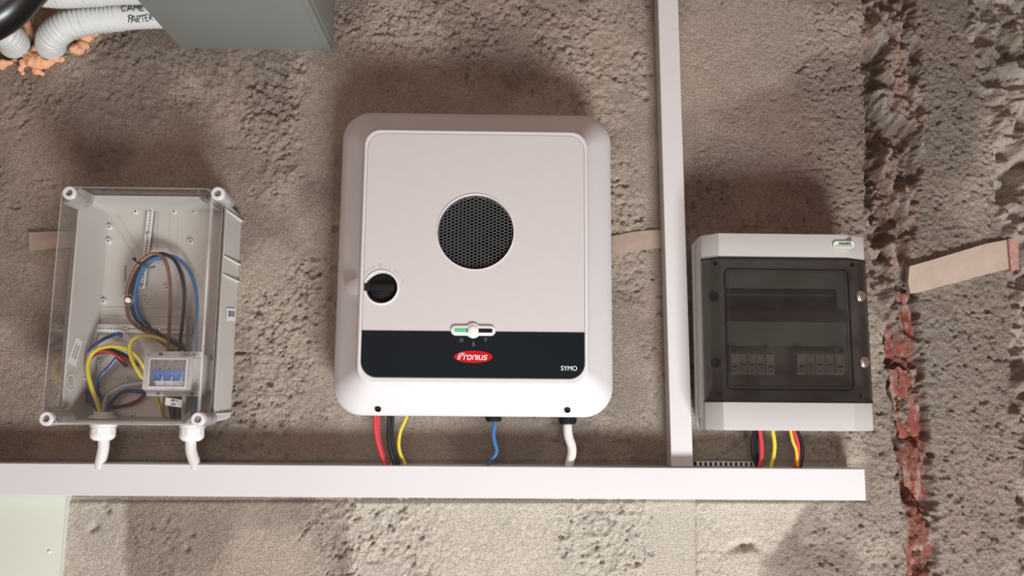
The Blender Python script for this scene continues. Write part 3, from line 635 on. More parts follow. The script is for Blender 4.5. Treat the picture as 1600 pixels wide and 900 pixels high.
# barcode on outer right side
def rw(u_, v_):
    p0 = P(u_, v_, 0); c0 = Vector((0, -D, CZ)); dr = p0-c0
    A_ = Vector((jx1, -JD, 1)); B_ = Vector((jx1-.004, .004, 1)); T_ = B_-A_; N_ = Vector((-T_.y, T_.x, 0)).normalized()
    if N_.x < 0: N_ = -N_
    s_ = (A_-c0).dot(N_)/dr.dot(N_); return c0+dr*s_+N_*.0012
bp_ = [rw(*q_) for q_ in ((353.5, 481.5), (366.5, 482), (366, 502), (353, 501))]
m_, n_ = thin(bp_); bl_ = obj('barcode_label', m_, M_paper, bx)
mb = MB(); x_ = .15
while x_ < .85:
    w_ = random.choice((.02, .035, .05)); a_, b2 = bp_[0].lerp(bp_[1], x_), bp_[3].lerp(bp_[2], x_); a2, b3 = bp_[0].lerp(bp_[1], x_+w_), bp_[3].lerp(bp_[2], x_+w_)
    mb.add([a_.lerp(b2, .2)+n_*.0007, a2.lerp(b3, .2)+n_*.0007, a2.lerp(b3, .66)+n_*.0007, a_.lerp(b2, .66)+n_*.0007], [(0, 1, 2, 3)]); x_ += w_+random.choice((.02, .03, .045))
obj('barcode', mb, M_ink, bl_)
# embossed date wheel column
mb = MB()
for k in range(8): p_ = fl_at(195.5, 416+k*3.2); mb.box(p_.x-.0016, p_.x+.0016, -FD-.0006, -FD+.001, p_.z-.0009, p_.z+.0009)
obj('embossed_marks', mb, mat('grey_print', (.2, .2, .19), .6), bx)
# glands and cables under it
for (uu, label, cl_, path) in ((161, 'white threaded cable gland under the clear-lid box, below the yellow wire', 'thick white cable below left gland of the clear-lid box', [(162, 680), (162, 695), (160.5, 706), (157, 722), (156, 732)]),
                    (300, 'white threaded cable gland under the clear-lid box, below the small breaker case', 'thick white cable below right gland of the clear-lid box', [(298, 680), (298, 695), (299, 706), (304, 722), (306, 732)])):
    gd = .062; p_ = P(uu, 675, gd); zt_ = lz0-.0 ; gl = thing('cable_gland', label, 'cable gland', (p_.x, -gd, zt_-.034))
    obj('collar', MB().lathe((p_.x, -gd, zt_+.008), (0, 0, -1), [(0, .0185), (.009, .0185), (.009, .0235), (.0155, .0235), (.016, .0225)], 32), M_white, gl)
    hexn = []
    for zz, rr in ((zt_-.0085, .0215), (zt_-.020, .0225)): hexn.append([(p_.x+rr*math.cos(PI*k/6+(.0)), -gd+rr*math.sin(PI*k/6), zz) for k in range(12)])
    obj('hex_nut', MB().loft(hexn), M_white, gl, sharp=20)
    obj('dome_nut', MB().lathe((p_.x, -gd, zt_-.020), (0, 0, -1), [(0, .0220), (.004, .0222), (.008, .0205), (.0125, .0150), (.0130, .010)], 32), M_white, gl)
    wire('white_cable', path, .0102, M_cable, cl_, 'cable', d=gd, seg=20)
ncol = P(162, 650, .062)
obj('inner_locknut', MB().lathe((ncol.x, -.062, jz0+.007), (0, 0, 1), [(0, .025), (.006, .025), (.006, .018), (.012, .017)], 24), M_lightpl, bx)

# ------------------------------------------------------------------ coiled wires inside
W = lambda n_, c_, pts, r, lab, grp=None: wire(n_, pts, r, WC[c_], lab, 'wire', grp)
W('brown_wire', 'brown', [(262, 556, .075), (264, 520, .06), (266, 470, .05), (265, 435, .045), (259, 410, .045), (247, 397, .047), (232, 399, .05), (214, 415, .05), (202, 440, .048), (197, 468, .045), (201, 495, .043), (214, 510, .04), (232, 520, .036), (250, 533, .03), (270, 548, .03)], .0033, 'brown wire looping above the small breaker case')
W('black_wire', 'black', [(279, 556, .07), (283, 520, .055), (287, 480, .048), (287, 448, .045), (280, 420, .043), (268, 402, .042), (250, 396, .042), (232, 402, .043), (217, 417, .044), (207, 440, .042), (203, 468, .04), (209, 492, .036), (222, 507, .034), (245, 520, .03), (275, 538, .027), (292, 548, .027)], .0033, 'black wire looping above the small breaker case')
W('grey_wire', 'grey', [(293, 556, .065), (293, 520, .05), (292, 480, .04), (290, 450, .036), (283, 424, .034), (270, 405, .034), (252, 399, .034), (234, 407, .035), (219, 425, .035), (210, 450, .034), (209, 475, .032), (217, 498, .03), (232, 512, .027), (262, 527, .022), (290, 540, .022)], .0030, 'grey wire looping behind the black and blue wires')
W('blue_wire', 'blue', [(306, 556, .07), (307, 520, .055), (308, 480, .045), (305, 450, .043), (298, 428, .04), (285, 410, .04), (268, 400, .04), (250, 401, .04), (234, 408, .042), (220, 425, .043), (212, 450, .042), (211, 475, .04), (218, 498, .036), (234, 514, .03)], .0033, 'blue wire whose loop reaches right edge of the breaker case')
W('blue_wire', 'blue', [(258, 404, .036), (242, 406, .038), (228, 417, .038), (217, 440, .037), (214, 465, .036), (219, 490, .034), (229, 506, .03)], .0028, 'short blue wire hugging the inside of the coil')
W('yellow_wire', 'yellow', [(157, 646, .06), (152, 630, .062), (144, 608, .065), (138, 585, .068), (138, 565, .07), (147, 549, .07), (166, 541.5, .07), (188, 542, .066), (206, 550, .06), (218, 562, .05), (226, 576, .04)], .0040, 'long yellow wire arching from left gland of the clear-lid box')
W('yellow_wire', 'yellow', [(228, 598, .045), (217, 583, .055), (206, 562, .063), (202, 545, .066), (206, 531, .066), (219, 525, .062), (238, 526, .056), (256, 532, .05), (270, 543, .04)], .0036, 'yellow wire in open loop against the breaker case left side')
W('grey_cable', 'grey', [(162, 648, .06), (163, 632, .06), (170, 617, .058), (184, 606, .055), (203, 600, .052), (228, 597, .05)], .0052, 'thick grey cable bending from left gland to the breaker case')
W('blue_wire', 'deepblue', [(188, 527, .05), (189, 522, .05), (178, 523, .05), (160, 531, .05), (145, 543, .048), (134, 558, .046), (129, 580, .044), (131, 603, .043), (141, 622, .045), (152, 640, .05)], .0036, 'blue wire starting with black end under the horizontal rail')
W('blue_wire', 'deepblue', [(181, 560, .04), (172, 572, .04), (160, 584, .04), (153, 598, .04), (153, 612, .04), (160, 624, .042), (162, 640, .05)], .0036, 'blue wire running diagonally inside the yellow arch')
W('blue_wire', 'deepblue', [(228, 613, .042), (212, 611, .042), (196, 611, .042), (182, 619, .043), (172, 632, .047), (165, 646, .055)], .0036, 'blue wire low down just beneath the thick grey cable')
W('red_wire', 'darkred', [(205, 565, .045), (190, 558, .046), (172, 550, .046), (155, 551, .045), (138, 560, .042), (129, 578, .038), (127, 600, .036), (133, 618, .037), (148, 634, .045)], .0038, 'red wire in small lower coil, ending nearest breaker case')
W('red_wire', 'red', [(196, 568, .05), (185, 558, .052), (170, 550, .052), (156, 549, .05), (144, 553, .046)], .0026, 'short bright red wire under the top of the yellow arch')
W('red_wire', 'darkred', [(226, 616, .03), (216, 626, .03), (198, 633, .03), (178, 636, .03), (160, 634, .032)], .0034, 'dark red wire along the floor of the clear-lid box')
W('black_wire', 'black', [(215, 572, .04), (203, 560, .042), (188, 551, .042), (170, 546, .042), (150, 553, .040), (135, 567, .036), (126, 590, .034), (127, 612, .035), (138, 628, .04)], .0030, 'black wire in small lower coil left of the yellow arch')
W('black_wire', 'black', [(198, 572, .05), (192, 566, .05), (182, 556, .05)], .0040, 'short black wire end pointing at the middle of the box')
for (pts, lab) in (([(210, 406, .056), (216, 411, .058), (226, 416, .052), (236, 418, .046), (243, 416, .044)], 'black cable tie round top left of the coil'),
                   ([(219, 502, .050), (222, 512, .046), (229, 520, .034), (236, 518, .03), (233, 508, .034), (226, 502, .044)], 'black cable tie round lower end of the coil')):
    wire('cable_tie', pts, .0014, WC['black'], lab, 'cable tie')
obj('x', MB().box(0, 1, 0, 1, 0, 1), M_blk) if False else None
p_ = P(210, 405, .056); hd = obj('tie_head', MB().box(p_.x-.003, p_.x+.003, p_.y-.002, p_.y+.002, p_.z-.002, p_.z+.003), M_blk, bpy.data.objects['cable_tie'], bev=.0006)
wire('cable_tie', [(121, 591, .05), (128, 592, .055), (135, 592, .055)], .0012, M_cable, 'white cable tie round the lower coil at left', 'cable tie')
# below the breaker case
wire('tan_wire', [(250, 610, .08), (253, 628, .08), (254, 642, .075), (257, 652, .07), (258, 657, .07)], .0036, WC['tan'], 'tan wire dropping behind the white voltage tag', 'wire')
wire('black_wire', [(268, 610, .07), (268, 628, .07), (269, 645, .068), (272, 657, .064)], .0056, WC['black'], 'thick black wire beneath the breaker case, beside tan wire', 'wire')
wire('black_wire', [(278, 610, .065), (278, 628, .065), (278, 645, .064), (279, 657, .062)], .0050, WC['black'], 'thick black wire beneath the breaker case, beside grey wire', 'wire')
wire('grey_wire', [(287, 610, .075), (288, 628, .075), (287, 645, .07), (286, 660, .064)], .0042, mat('pale_grey_insulation', (.42, .42, .42), .4), 'pale grey wire below right half of the breaker case', 'wire')
wire('blue_wire', [(304, 606, .06), (304, 625, .06), (302, 645, .06), (300, 660, .060)], .0046, WC['blue'], 'blue wire coming down at right below the breaker case', 'wire')
wire('yellow_wire', [(246, 606, .05), (246, 622, .05), (249, 634, .05), (252, 646, .05)], .0028, WC['yellow'], 'yellow wire hanging below left part of the breaker case', 'wire')
wire('green_wire', [(250, 606, .045), (251, 622, .045), (252, 634, .045), (253, 646, .045)], .0026, WC['green'], 'green wire hanging below left part of the breaker case', 'wire')

# ------------------------------------------------------------------ small breaker case
cd0, cd1, cd2 = .04, .105, .150
X0, X1, Z0, Z1 = rect((222, 548), (304, 549), (302, 620), (221, 617), cd2)
bk = thing('breaker_case', 'small clear-fronted breaker case with blue toggles inside the wired box', 'breaker case', ((X0+X1)/2, -cd0, Z0))
obj('case_body', MB().box(X0+.004, X1-.000, -cd1, -.018, Z0+.002, Z1-.004), M_lightpl, bk, bev=.0015)
zc = (Z0+Z1)/2
obj('side_clip', MB().box(X1-.002, X1+.007, -cd1+.03, -.03, zc-.028, zc+.028).box(X1+.004, X1+.012, -cd1+.04, -.035, zc-.010, zc+.010), M_lightpl, bk, bev=.001)
obj('clear_hood', MB().loft([ring(X0-.001, X1+.003, Z0, Z1, .003, -cd1+.002), ring(X0+.001, X1+.001, Z0+.003, Z1-.003, .003, -cd2+.02), ring(X0+.003, X1-.003, Z0+.009, Z1-.009, .004, -cd2+.002), ring(X0+.005, X1-.005, Z0+.011, Z1-.011, .003, -cd2)], False, True), M_clear2, bk, sharp=50)
wx0, wx1, wz0, wz1 = rect((235, 562), (290, 562), (289, 603), (234, 603), cd2)
M_frost = clear('frosted_frame', (.78, .77, .77), 1.5, .2, haze=.5, hazec=(.88, .84, .84))
obj('hood_frame', plate(rrect(X0+.003, X1-.003, Z0+.010, Z1-.010, .004, 4), [rrect(wx0, wx1, wz0, wz1, .001, 3)], -cd2-.0006, .0015), M_frost, bk)
obj('hood_frame', MB().loft([ring(wx0-.001, wx1+.001, wz0-.001, wz1+.001, .001, -cd2-.002), ring(wx0-.0028, wx1+.0028, wz0-.0028, wz1+.0028, .002, -cd2-.002), ring(wx0-.003, wx1+.003, wz0-.003, wz1+.003, .002, -cd2)], False, False), M_white, bk)
for zz0, zz1 in ((Z1-.010, Z1+.001), (Z0-.001, Z0+.010)):
    obj('hood_hinge', MB().box(X0, X1+.002, -cd1-.022, -cd1-.004, zz0, zz1), M_frost, bk, bev=.002)
    for xx in (X0+.010, X0+.022, X1-.022, X1-.010):
        obj('hinge_pin', MB().box(xx-.003, xx+.003, -cd1-.0235, -cd1-.021, zz0+.003, zz1-.003), M_ink if xx in (X0+.022, X1-.010) else M_frost, bk, bev=.0004, seg=1)
# 4 pole breaker
n = 4; bw = (wx1-wx0+.006)/n
for k in range(n):
    xa = wx0-.003+k*bw; po = obj('breaker_pole', MB().box(xa+.0004, xa+bw-.0004, -.118, -.1045, wz0-.004, wz1+.004).box(xa+.0004, xa+bw-.0004, -.124, -.118, zc-.016, zc+.019), mat('breaker_grey', (.75, .76, .75), .5), bk, bev=.0006, seg=1)
    obj('toggle', MB().box(xa+.003, xa+bw-.003, -.136, -.124, zc-.013, zc-.002), mat('toggle_blue', (.03, .24, .74), .35), po, bev=.0012)
    obj('indicator_dot', MB().box(xa+bw*.45, xa+bw*.62, -.1248, -.124, zc+.008, zc+.0105), M_ink, po)
obj('toggle_bar', MB().box(wx0-.001, wx1+.001, -.138, -.125, zc-.0025, zc+.006), mat('toggle_blue', (.02, .14, .52)), bk, bev=.001)
tg = [P(*q_, .14) for q_ in ((259, 621), (285, 625), (284, 637), (258, 633))]
m_, n_ = thin(tg); vt = obj('voltage_tag', m_, M_paper, bk)
rt = math.atan2(tg[1].z-tg[0].z, tg[1].x-tg[0].x)
tc_ = (tg[0]+tg[1]+tg[2]+tg[3])/4
obj('tag_lettering', text('400 V', tc_.x+.0012, tc_.z+.0034, tc_.y-.0008, height=.0042, rot=rt, bold=.03), M_ink, vt)
obj('tag_lettering', text('22A', tc_.x-.0003, tc_.z-.0030, tc_.y-.0008, height=.0042, rot=rt, bold=.03), M_ink, vt)

# ------------------------------------------------------------------ distribution box with smoked door
B0, B1 = .112, .137
la = (P(1094, 372, B0).x+P(1103, 661, B0).x)/2; ra = (P(1350, 378, B0).x+P(1366, 663, B0).x)/2
lb = (P(1124, 364, B1).x+P(1130, 671, B1).x)/2; rb2 = (P(1325, 366, B1).x+P(1331, 674, B1).x)/2
ztp = (P(1124, 364, B1).z+P(1325, 366.5, B1).z)/2; zbt = (P(1130, 671, B1).z+P(1325, 675, B1).z)/2
dzt = (P(1125, 402, B1).z+P(1325, 405, B1).z)/2; dzb = (P(1130, 627, B1).z+P(1340, 630, B1).z)/2
db = thing('distribution_box', 'light grey distribution box with smoked see-through door', 'distribution box', ((la+ra)/2, 0, zbt))
def plan(e=0, back=-.066): return [(la+e, back), (la+e, -B0+.003), (la+e+.0015, -B0), (lb, -B1+e), (rb2, -B1+e), (ra-e-.0015, -B0), (ra-e, -B0+.003), (ra-e, back)]
# rear box
obj('rear_box', MB().loft([[(x, y, z) for x, z in rrect(la+.004+i, ra-.004-i, zbt+.006+i, ztp-.006-i, .012, 6)] for y, i in ((.004, .006), (-.05, .001), (-.0655, 0))]), M_db, db, sharp=45)
obj('cover_flange', MB().loft([[(x, y, z) for x, z in rrect(la-.004, ra+.004, zbt-.001, ztp+.001, .012, 6)] for y in (-.052, -.066)]), M_db, db, bev=.001)
obj('cover', MB().prismz(plan(), dzt, ztp), M_db, db, bev=.0016, sharp=30)
obj('cover', MB().prismz(plan(), zbt, dzb), M_db, db, bev=.0016, sharp=30)
sw = MB().prismz([(la, -.066), (la, -B0+.002), (la+.004, -B0+.002), (la+.004, -.066)], dzb, dzt).prismz([(ra-.004, -.066), (ra-.004, -B0+.002), (ra, -B0+.002), (ra, -.066)], dzb, dzt)
obj('cover_side', sw, M_db, db)
# side strap moulding at the left
z_a, z_b = dzt-.02, dzb+.03
obj('side_moulding', MB().loft([[(la-.002, -.070, z), (la-.002, -.100, z), (la+.004, -.100, z), (la+.004, -.070, z)] for z in (zbt+.02, ztp-.02)]), M_db, db, bev=.001)
# inner plate with two device windows
M_plate = mat('inner_plate_grey', (.42, .42, .41), .5)
u0 = rect((1133, 450), (1307, 451), (1307, 487), (1135, 487), .085); u1 = rect((1138, 541), (1318, 541), (1320, 586), (1140, 586), .085)
hol = [[(u0[0], u0[2]), (u0[1], u0[2]), (u0[1], u0[3]), (u0[0], u0[3])], [(u1[0], u1[2]), (u1[1], u1[2]), (u1[1], u1[3]), (u1[0], u1[3])]]
obj('inner_plate', plate([(la+.004, dzb), (ra-.004, dzb), (ra-.004, dzt), (la+.004, dzt)], hol, -.086, .004), M_plate, db)
obj('slot_recess', MB().box(u0[0]-.002, u0[1]+.002, -.0665, -.0664, u0[2]-.002, u0[3]+.002), M_dark, db)
obj('slot_lip', MB().box(u0[0]-.001, u0[1]+.018, -.092, -.086, u0[2]-.020, u0[2]-.0), mat('slot_dark', (.10, .08, .08), .6), db)
obj('mounting_rail', MB().box(u0[0], u0[1], -.076, -.074, u0[3]-.014, u0[3]-.010), M_steel, db)
# door
door = MB()
ins = .0006
outerp = [(la-.0006, -B0+.001), (la+.0008, -B0-.0012), (lb, -B1-.0012), (rb2, -B1-.0012), (ra-.0008, -B0-.0012), (ra+.0006, -B0+.001)]
innerp = [(x, y+.0034) for x, y in outerp][::-1]
dr = obj('smoked_door', MB().prismz(outerp, dzb+.0005, dzt-.0005), M_smoke, db, sharp=20)
for za_, zb_ in ((dzb-.0008, dzb+.0014), (dzt-.0014, dzt+.0008)):
    obj('door_trim', MB().prismz([(x, y-.0006) for x, y in outerp]+[(x, y+.003) for x, y in outerp][::-1], za_, zb_), M_blk, dr)
fx0, fx1, fz0, fz1 = rect((1129, 420), (1325, 421), (1334, 612), (1138, 610), B1)
g2 = .0022
fr = plate(rrect(fx0, fx1, fz0, fz1, .010), [rrect(fx0+g2, fx1-g2, fz0+g2, fz1-g2, .008)], -B1-.003, .0026)
obj('door_window_frame', fr, M_blk, dr)
fr = plate(rrect(fx0+.007, fx1-.007, fz0+.006, fz1-.006, .007), [rrect(fx0+.008, fx1-.008, fz0+.007, fz1-.007, .006)], -B1-.0028, .002)
obj('door_window_frame', fr, mat('dark_edge', (.03, .03, .03), .3), dr)
def fdepth(x):
    if x < lb: return B0+(B1-B0)*(x-la)/(lb-la)
    if x > rb2: return B0+(B1-B0)*(ra-x)/(ra-rb2)
    return B1
for uu, vv in ((1343, 463), (1349, 566)):
    p_ = P(uu, vv, B0+.008); dd = fdepth(p_.x)+.001
    k_ = obj('turn_latch', MB().lathe((p_.x, -dd+.002, p_.z), (0.25, -1, 0), [(0, .0105), (.003, .0105), (.0058, .0085), (.0074, .0050), (.0080, 0)], 28), M_chrome, dr)
    vs_ = [(p_.x-.0095, 0), (p_.x+.0115, .0)]
    obj('latch_grip', MB().prismz([(p_.x-.009, -dd-.005), (p_.x-.009, -dd-.0072), (p_.x+.011, -dd-.007), (p_.x+.011, -dd-.002)], p_.z-.0015, p_.z+.001), M_chrome, k_, bev=.0004)
for uu, vv, rr in ((1114, 464, .0095), (1117, 567, .0095), (1115.5, 413.5, .0040), (1328, 415, .0045), (1122.5, 617, .0042), (1341, 619, .0040)):
    p_ = P(uu, vv, B0+.01); dd = fdepth(p_.x)
    obj('door_screw', MB().lathe((p_.x, -dd, p_.z), (0, -1, 0), [(0, rr), (.0022, rr*.95), (.0022, rr*.5), (.0012, rr*.45), (.0012, 0)], 20), M_blk, dr)
# maker's sticker, upper right of cover
A = P(1318, 383.5, B1)
sw_, sh_ = 36*PS(B1), 14*PS(B1)
stk = obj('maker_sticker', MB().prism(rrect(A.x-sw_/2, A.x+sw_/2, A.z-sh_/2, A.z+sh_/2, sh_/2-.0005, 8), -B1-.0022, -B1+.001), mat('sticker_base', (.66, .68, .63), .4), db)
obj('sticker_border', plate(rrect(A.x-sw_/2, A.x+sw_/2, A.z-sh_/2, A.z+sh_/2, sh_/2-.0005, 8), [rrect(A.x-sw_/2+.0008, A.x+sw_/2-.0008, A.z-sh_/2+.0008, A.z+sh_/2-.0008, sh_/2-.0014, 8)], -B1-.0026, .0006), mat('sticker_green', (.10, .26, .12), .5), stk)
obj('sticker_lettering', text('NOARK', A.x+.0022, A.z+.0033, -B1-.0026, height=.0052, width=.0235, bold=.06), M_ink, stk)
obj('sticker_line', MB().box(A.x-.017, A.x+.017, -B1-.0027, -B1-.0022, A.z-.0012, A.z-.0002), mat('sticker_green', (.10, .26, .12)), stk)
mb = MB()
for k in range(14): mb.box(A.x-.016+k*.0023, A.x-.0147+k*.0023, -B1-.0027, -B1-.0022, A.z-.0048+(.0006 if k % 3 else 0), A.z-.0030)
obj('sticker_small_print', mb, mat('sticker_green', (.10, .26, .12)), stk)
# surge protectors in the lower window
M_spd = mat('module_grey', (.55, .54, .53), .5); M_spd2 = mat('module_light', (.72, .70, .69), .5)
def module_group(uL, uR, label):
    x0, x1, z0, z1 = rect((uL, 549), (uR, 549), (uR+1.5, 586), (uL+1.5, 586), .098)
    th_ = thing('surge_protector', label, 'surge protector', ((x0+x1)/2, -.067, z0), 'surge protectors behind the smoked door')
    w5 = (x1-x0)/5
    for k in range(5):
        a_ = x0+k*w5; big = k in (0, 4)
        md = obj('module', MB().box(a_+.0003, a_+w5-.0003, -.096, -.0675, z0, z1).box(a_+.0006, a_+w5-.0006, -(.103 if big else .099), -.096, z0+.003, z1-.004), M_spd2 if big else M_spd, th_, bev=.0006, seg=1)
        yy = -(.1034 if big else .0994)
        obj('module_window', MB().box(a_+w5*.25, a_+w5*.75, yy, yy+.0006, z0+.018 if not big else z0+.014, z0+.021 if not big else z0+.0175), M_ink, md)
        obj('module_print', MB().box(a_+w5*.2, a_+w5*.8, yy, yy+.0006, z1-.0055, z1-.0045).box(a_+w5*.3, a_+w5*.7, yy, yy+.0006, z0+.006, z0+.0075), mat('dark_print', (.12, .12, .12), .6), md)
    return th_
module_group(1139, 1209, 'row of grey surge protector modules at left behind the smoked door')
module_group(1243, 1318, 'row of grey surge protector modules at right behind the smoked door')
# wires beneath
wz = [(1181, 1177, 1178, 1186), (1184, 1182, 1183, 1190)]
wire('black_wire', [(1180, 655), (1179, 672), (1176, 692), (1177, 712), (1184, 729), (1186, 738)], .0042, WC['black'], 'black wire under the smoked-door box, outermost on left', d=.045)
wire('black_wire', [(1184, 655), (1183, 672), (1181, 692), (1182, 712), (1188, 729), (1190, 738)], .0040, WC['black'], 'black wire squeezed against left red wire under smoked-door box', d=.040)
wire('red_wire', [(1187, 655), (1187, 672), (1189.5, 692), (1189.5, 712), (1187, 728), (1186, 738)], .0042, WC['red'], 'red wire beside two black wires under the smoked-door box', d=.050)
wire('yellow_wire', [(1206, 655), (1207, 672), (1210, 692), (1209, 710), (1205, 727), (1204, 738)], .0040, WC['yellow'], 'lone yellow wire between both wire bunches under smoked-door box', d=.048)
wire('yellow_wire', [(1234, 655), (1235, 672), (1239, 690), (1244, 704), (1246, 728)], .0030, WC['yellow'], 'yellow wire in right bunch under the smoked-door box', d=.052)
wire('red_wire', [(1239, 655), (1240, 672), (1246, 693), (1247, 710), (1246, 728), (1246, 738)], .0040, WC['red'], 'red wire in right bunch under smoked-door box, nearer black wire', d=.048)
wire('red_wire', [(1237, 655), (1238, 672), (1243, 693), (1243, 712), (1240, 728), (1240, 738)], .0030, WC['red'], 'thinner red wire in right bunch under smoked-door box', d=.043)
wire('black_wire', [(1243, 655), (1245, 672), (1252, 690), (1254, 706), (1250, 728), (1250, 738)], .0040, WC['black'], 'black wire bulging on right of right bunch under smoked-door box', d=.042)

# ------------------------------------------------------------------ top left: duct box, pipes, foam
M_gmetal = mat('grey_sheet_metal', (.225, .235, .22), .42, metal=.15, noise=.06, nscale=5)
gz0_ = (P(283, 79).z+P(518, 77).z)/2; ga = P(283, 79).x; gb = P(519, 77).x
gbx = thing('metal_duct_box', 'grey sheet metal box overhead with its underside showing', 'duct box', ((ga+gb)/2, 0, gz0_))
obj('box_shell', MB().box(ga, gb, -.42, .0, gz0_, gz0_+.30), M_gmetal, gbx, bev=.0012)
obj('side_flange', MB().box(gb-.0125, gb+.0012, -.421, -.001, gz0_-.003, gz0_+.0), M_gmetal, gbx, bev=.0008)
obj('side_flange', MB().box(gb, gb+.003, -.40, -.004, gz0_+.010, gz0_+.28), M_gmetal, gbx, bev=.0008)
M_pipe = mat('grey_corrugated_plastic', (.60, .615, .60), .42, noise=.02)
def corr(R, p, s0, s1, amp=.0022):
    def f(L_):
        if s0 <= L_ <= s1:
            ph = (L_ % p)/p; return R+amp*(1 if .18 < ph < .72 else (-1 if ph > .85 or ph < .05 else 0))
        return R+.0005
    return f
pp = [P(79, 80, -.03), P(79, 74, .005), P(79, 68, .035), P(82, 58, .070), P(92, 48, .085), P(110, 38, .092), P(135, 32, .092), P(165, 28, .088), P(200, 25, .086), P(235, 23, .086), Vector((ga+.004, -.086, P(248, 22.5, .086).z))]
path = smooth_path(pp, .001); Ls = [0]
for a_, b2 in zip(path[:-1], path[1:]): Ls.append(Ls[-1]+(b2-a_).length)
cut = next(l for l, q_ in zip(Ls, path) if q_.x > P(188, 26, .086).x)
def pipe(name, pts, R, f, label):
    mb = MB().tube(pts, R, 36, True, f, step=.0009); return tag(obj(name, mb, M_pipe, sharp=70), label, 'duct pipe')
pA = pipe('corrugated_pipe', pp, .0255, corr(.0262, .0082, 0, cut), 'grey corrugated pipe bending out of the wall, with handwritten marker lettering')
pB = pipe('corrugated_pipe', [P(22, 74, -.03), P(22, 71, .005), P(22, 66, .035), P(17, 58, .065), P(4, 50, .09), P(-18, 44, .105), P(-60, 40, .11)], .0255, corr(.0262, .0072, 0, 9), 'short grey corrugated pipe in the corner under the black pipe')
pC0 = [P(-20, -40, .16), P(25, -24, .155), P(60, -14, .15), P(95, -11, .145), P(140, -13, .142), P(190, -15, .14), Vector((ga+.004, -.14, P(235, -16, .14).z))]
path = smooth_path(pC0, .001); L_ = 0; cutC = 0
for a_, b2 in zip(path[:-1], path[1:]):
    L_ += (b2-a_).length
    if b2.x < P(158, -13, .14).x: cutC = L_
pC = pipe('corrugated_pipe', pC0, .0255, corr(.0262, .0082, 0, cutC), 'grey corrugated pipe running along the very top edge')
# handwriting on the smooth sleeve of the lower pipe
hw = MB()
axp = [P(200, 25, .086), P(235, 23, .086)]
ax_d = (axp[1]-axp[0]).normalized()
def on_pipe(u_, v_):
    # ray against the pipe's cylinder
    c0 = Vector((0, -D, CZ)); dr = (P(u_, v_)-c0).normalized(); w_ = c0-axp[0]; Rr = .0272
    a_ = dr-ax_d*dr.dot(ax_d); b2 = w_-ax_d*w_.dot(ax_d); A_ = a_.dot(a_); B_ = 2*a_.dot(b2); C_ = b2.dot(b2)-Rr*Rr; q_ = B_*B_-4*A_*C_
    s_ = (-B_-math.sqrt(max(q_, 0)))/(2*A_); return c0+dr*s_
LET = [[(196, 9.5), (192.5, 9), (190, 12), (190.5, 16), (193, 18), (196.5, 16)], [(199, 17.5), (203, 8.5), (207.5, 16.5)], [(200.5, 14.5), (206, 13.5)],
       [(209.5, 16.5), (210, 9), (213, 13), (216, 8.5), (216.5, 16)], [(224, 9), (219, 9.5), (219, 16.5), (224.5, 16.5)], [(219, 12.8), (223, 12.5)],
       [(201, 35), (202, 24)], [(199.5, 26), (205, 23.5), (207, 27), (202, 30)], [(205, 36), (209, 25), (212.5, 35)], [(206, 32), (212, 31)],
       [(214, 35), (214, 25)], [(214, 25), (218.5, 25.5), (217.5, 29.5), (214, 30), (219, 35.5)], [(219, 25), (226, 23.5)], [(222.5, 24.5), (223.5, 34)],
       [(231, 22.5), (227, 24), (228, 33), (232.5, 32)], [(227.5, 28.5), (231, 27.5)], [(234, 31.5), (233.5, 23)], [(233.5, 23), (237.5, 24), (236, 27), (234, 27.5), (239, 31)]]
for sg in LET:
    pts = [on_pipe(*q_) for q_ in sg]; hw.tube(pts, .0009, 6, step=.0015)
obj('marker_lettering', hw, M_ink, pA, label='black handwritten marker lettering')
obj('sleeve_collar', MB().tube([P(186, 26, .087), P(188, 25.9, .087), P(190, 25.8, .087)], .0275, 36, step=.001), M_pipe, pA)
# black pipe across the corner
M_bp = mat('black_pipe_plastic', (.008, .007, .007), .3, noise=.1)
bpp = [P(-95, 62, .20), P(-40, 40, .20), P(5, 14, .20), P(40, -22, .20), P(85, -70, .20)]
bpo = tag(obj('black_pipe', MB().tube(bpp, .040, 36, step=.004), M_bp), 'thick glossy black pipe crossing the top left corner', 'pipe')
# foam
M_foam = mat('orange_foam', (.78, .40, .23), .7, noise=.18, nscale=60, bump=.35, bscale=130)
def foam(blobs, label, voxel=.0018):
    bm = bmesh.new()
    for (u_, v_, d_, r, sx, sz) in blobs:
        c_ = P(u_, v_, d_); M_ = Matrix.Translation(c_) @ Matrix.Diagonal((sx, 1, sz, 1))
        bmesh.ops.create_icosphere(bm, subdivisions=3, radius=r, matrix=M_)
    me_ = bpy.data.meshes.new('tmp'); bm.to_mesh(me_); bm.free(); o = bpy.data.objects.new('tmp', me_); COL.objects.link(o)
    md = o.modifiers.new('r', 'REMESH'); md.mode = 'VOXEL'; md.voxel_size = voxel
    sm = o.modifiers.new('s', 'SMOOTH'); sm.iterations = 4; sm.factor = .6
    m2 = dep_mesh(o); rr = np.array([v.co[:] for v in m2.vertices]); nn = np.array([v.normal[:] for v in m2.vertices])
    dsp = (fbm(rr[:, 0]+rr[:, 1], rr[:, 2]+rr[:, 1]*.7, .014, 201, 3)-.5)*.009
    rr = rr+nn*dsp[:, None]; mb = MB(); mb.v = [Vector(p_) for p_ in rr]; mb.f = [tuple(p_.vertices) for p_ in m2.polygons]
    bpy.data.objects.remove(o)
    return tag(obj('expanding_foam', mb, M_foam, sharp=80), label, 'foam')
rnd = random.Random(3)
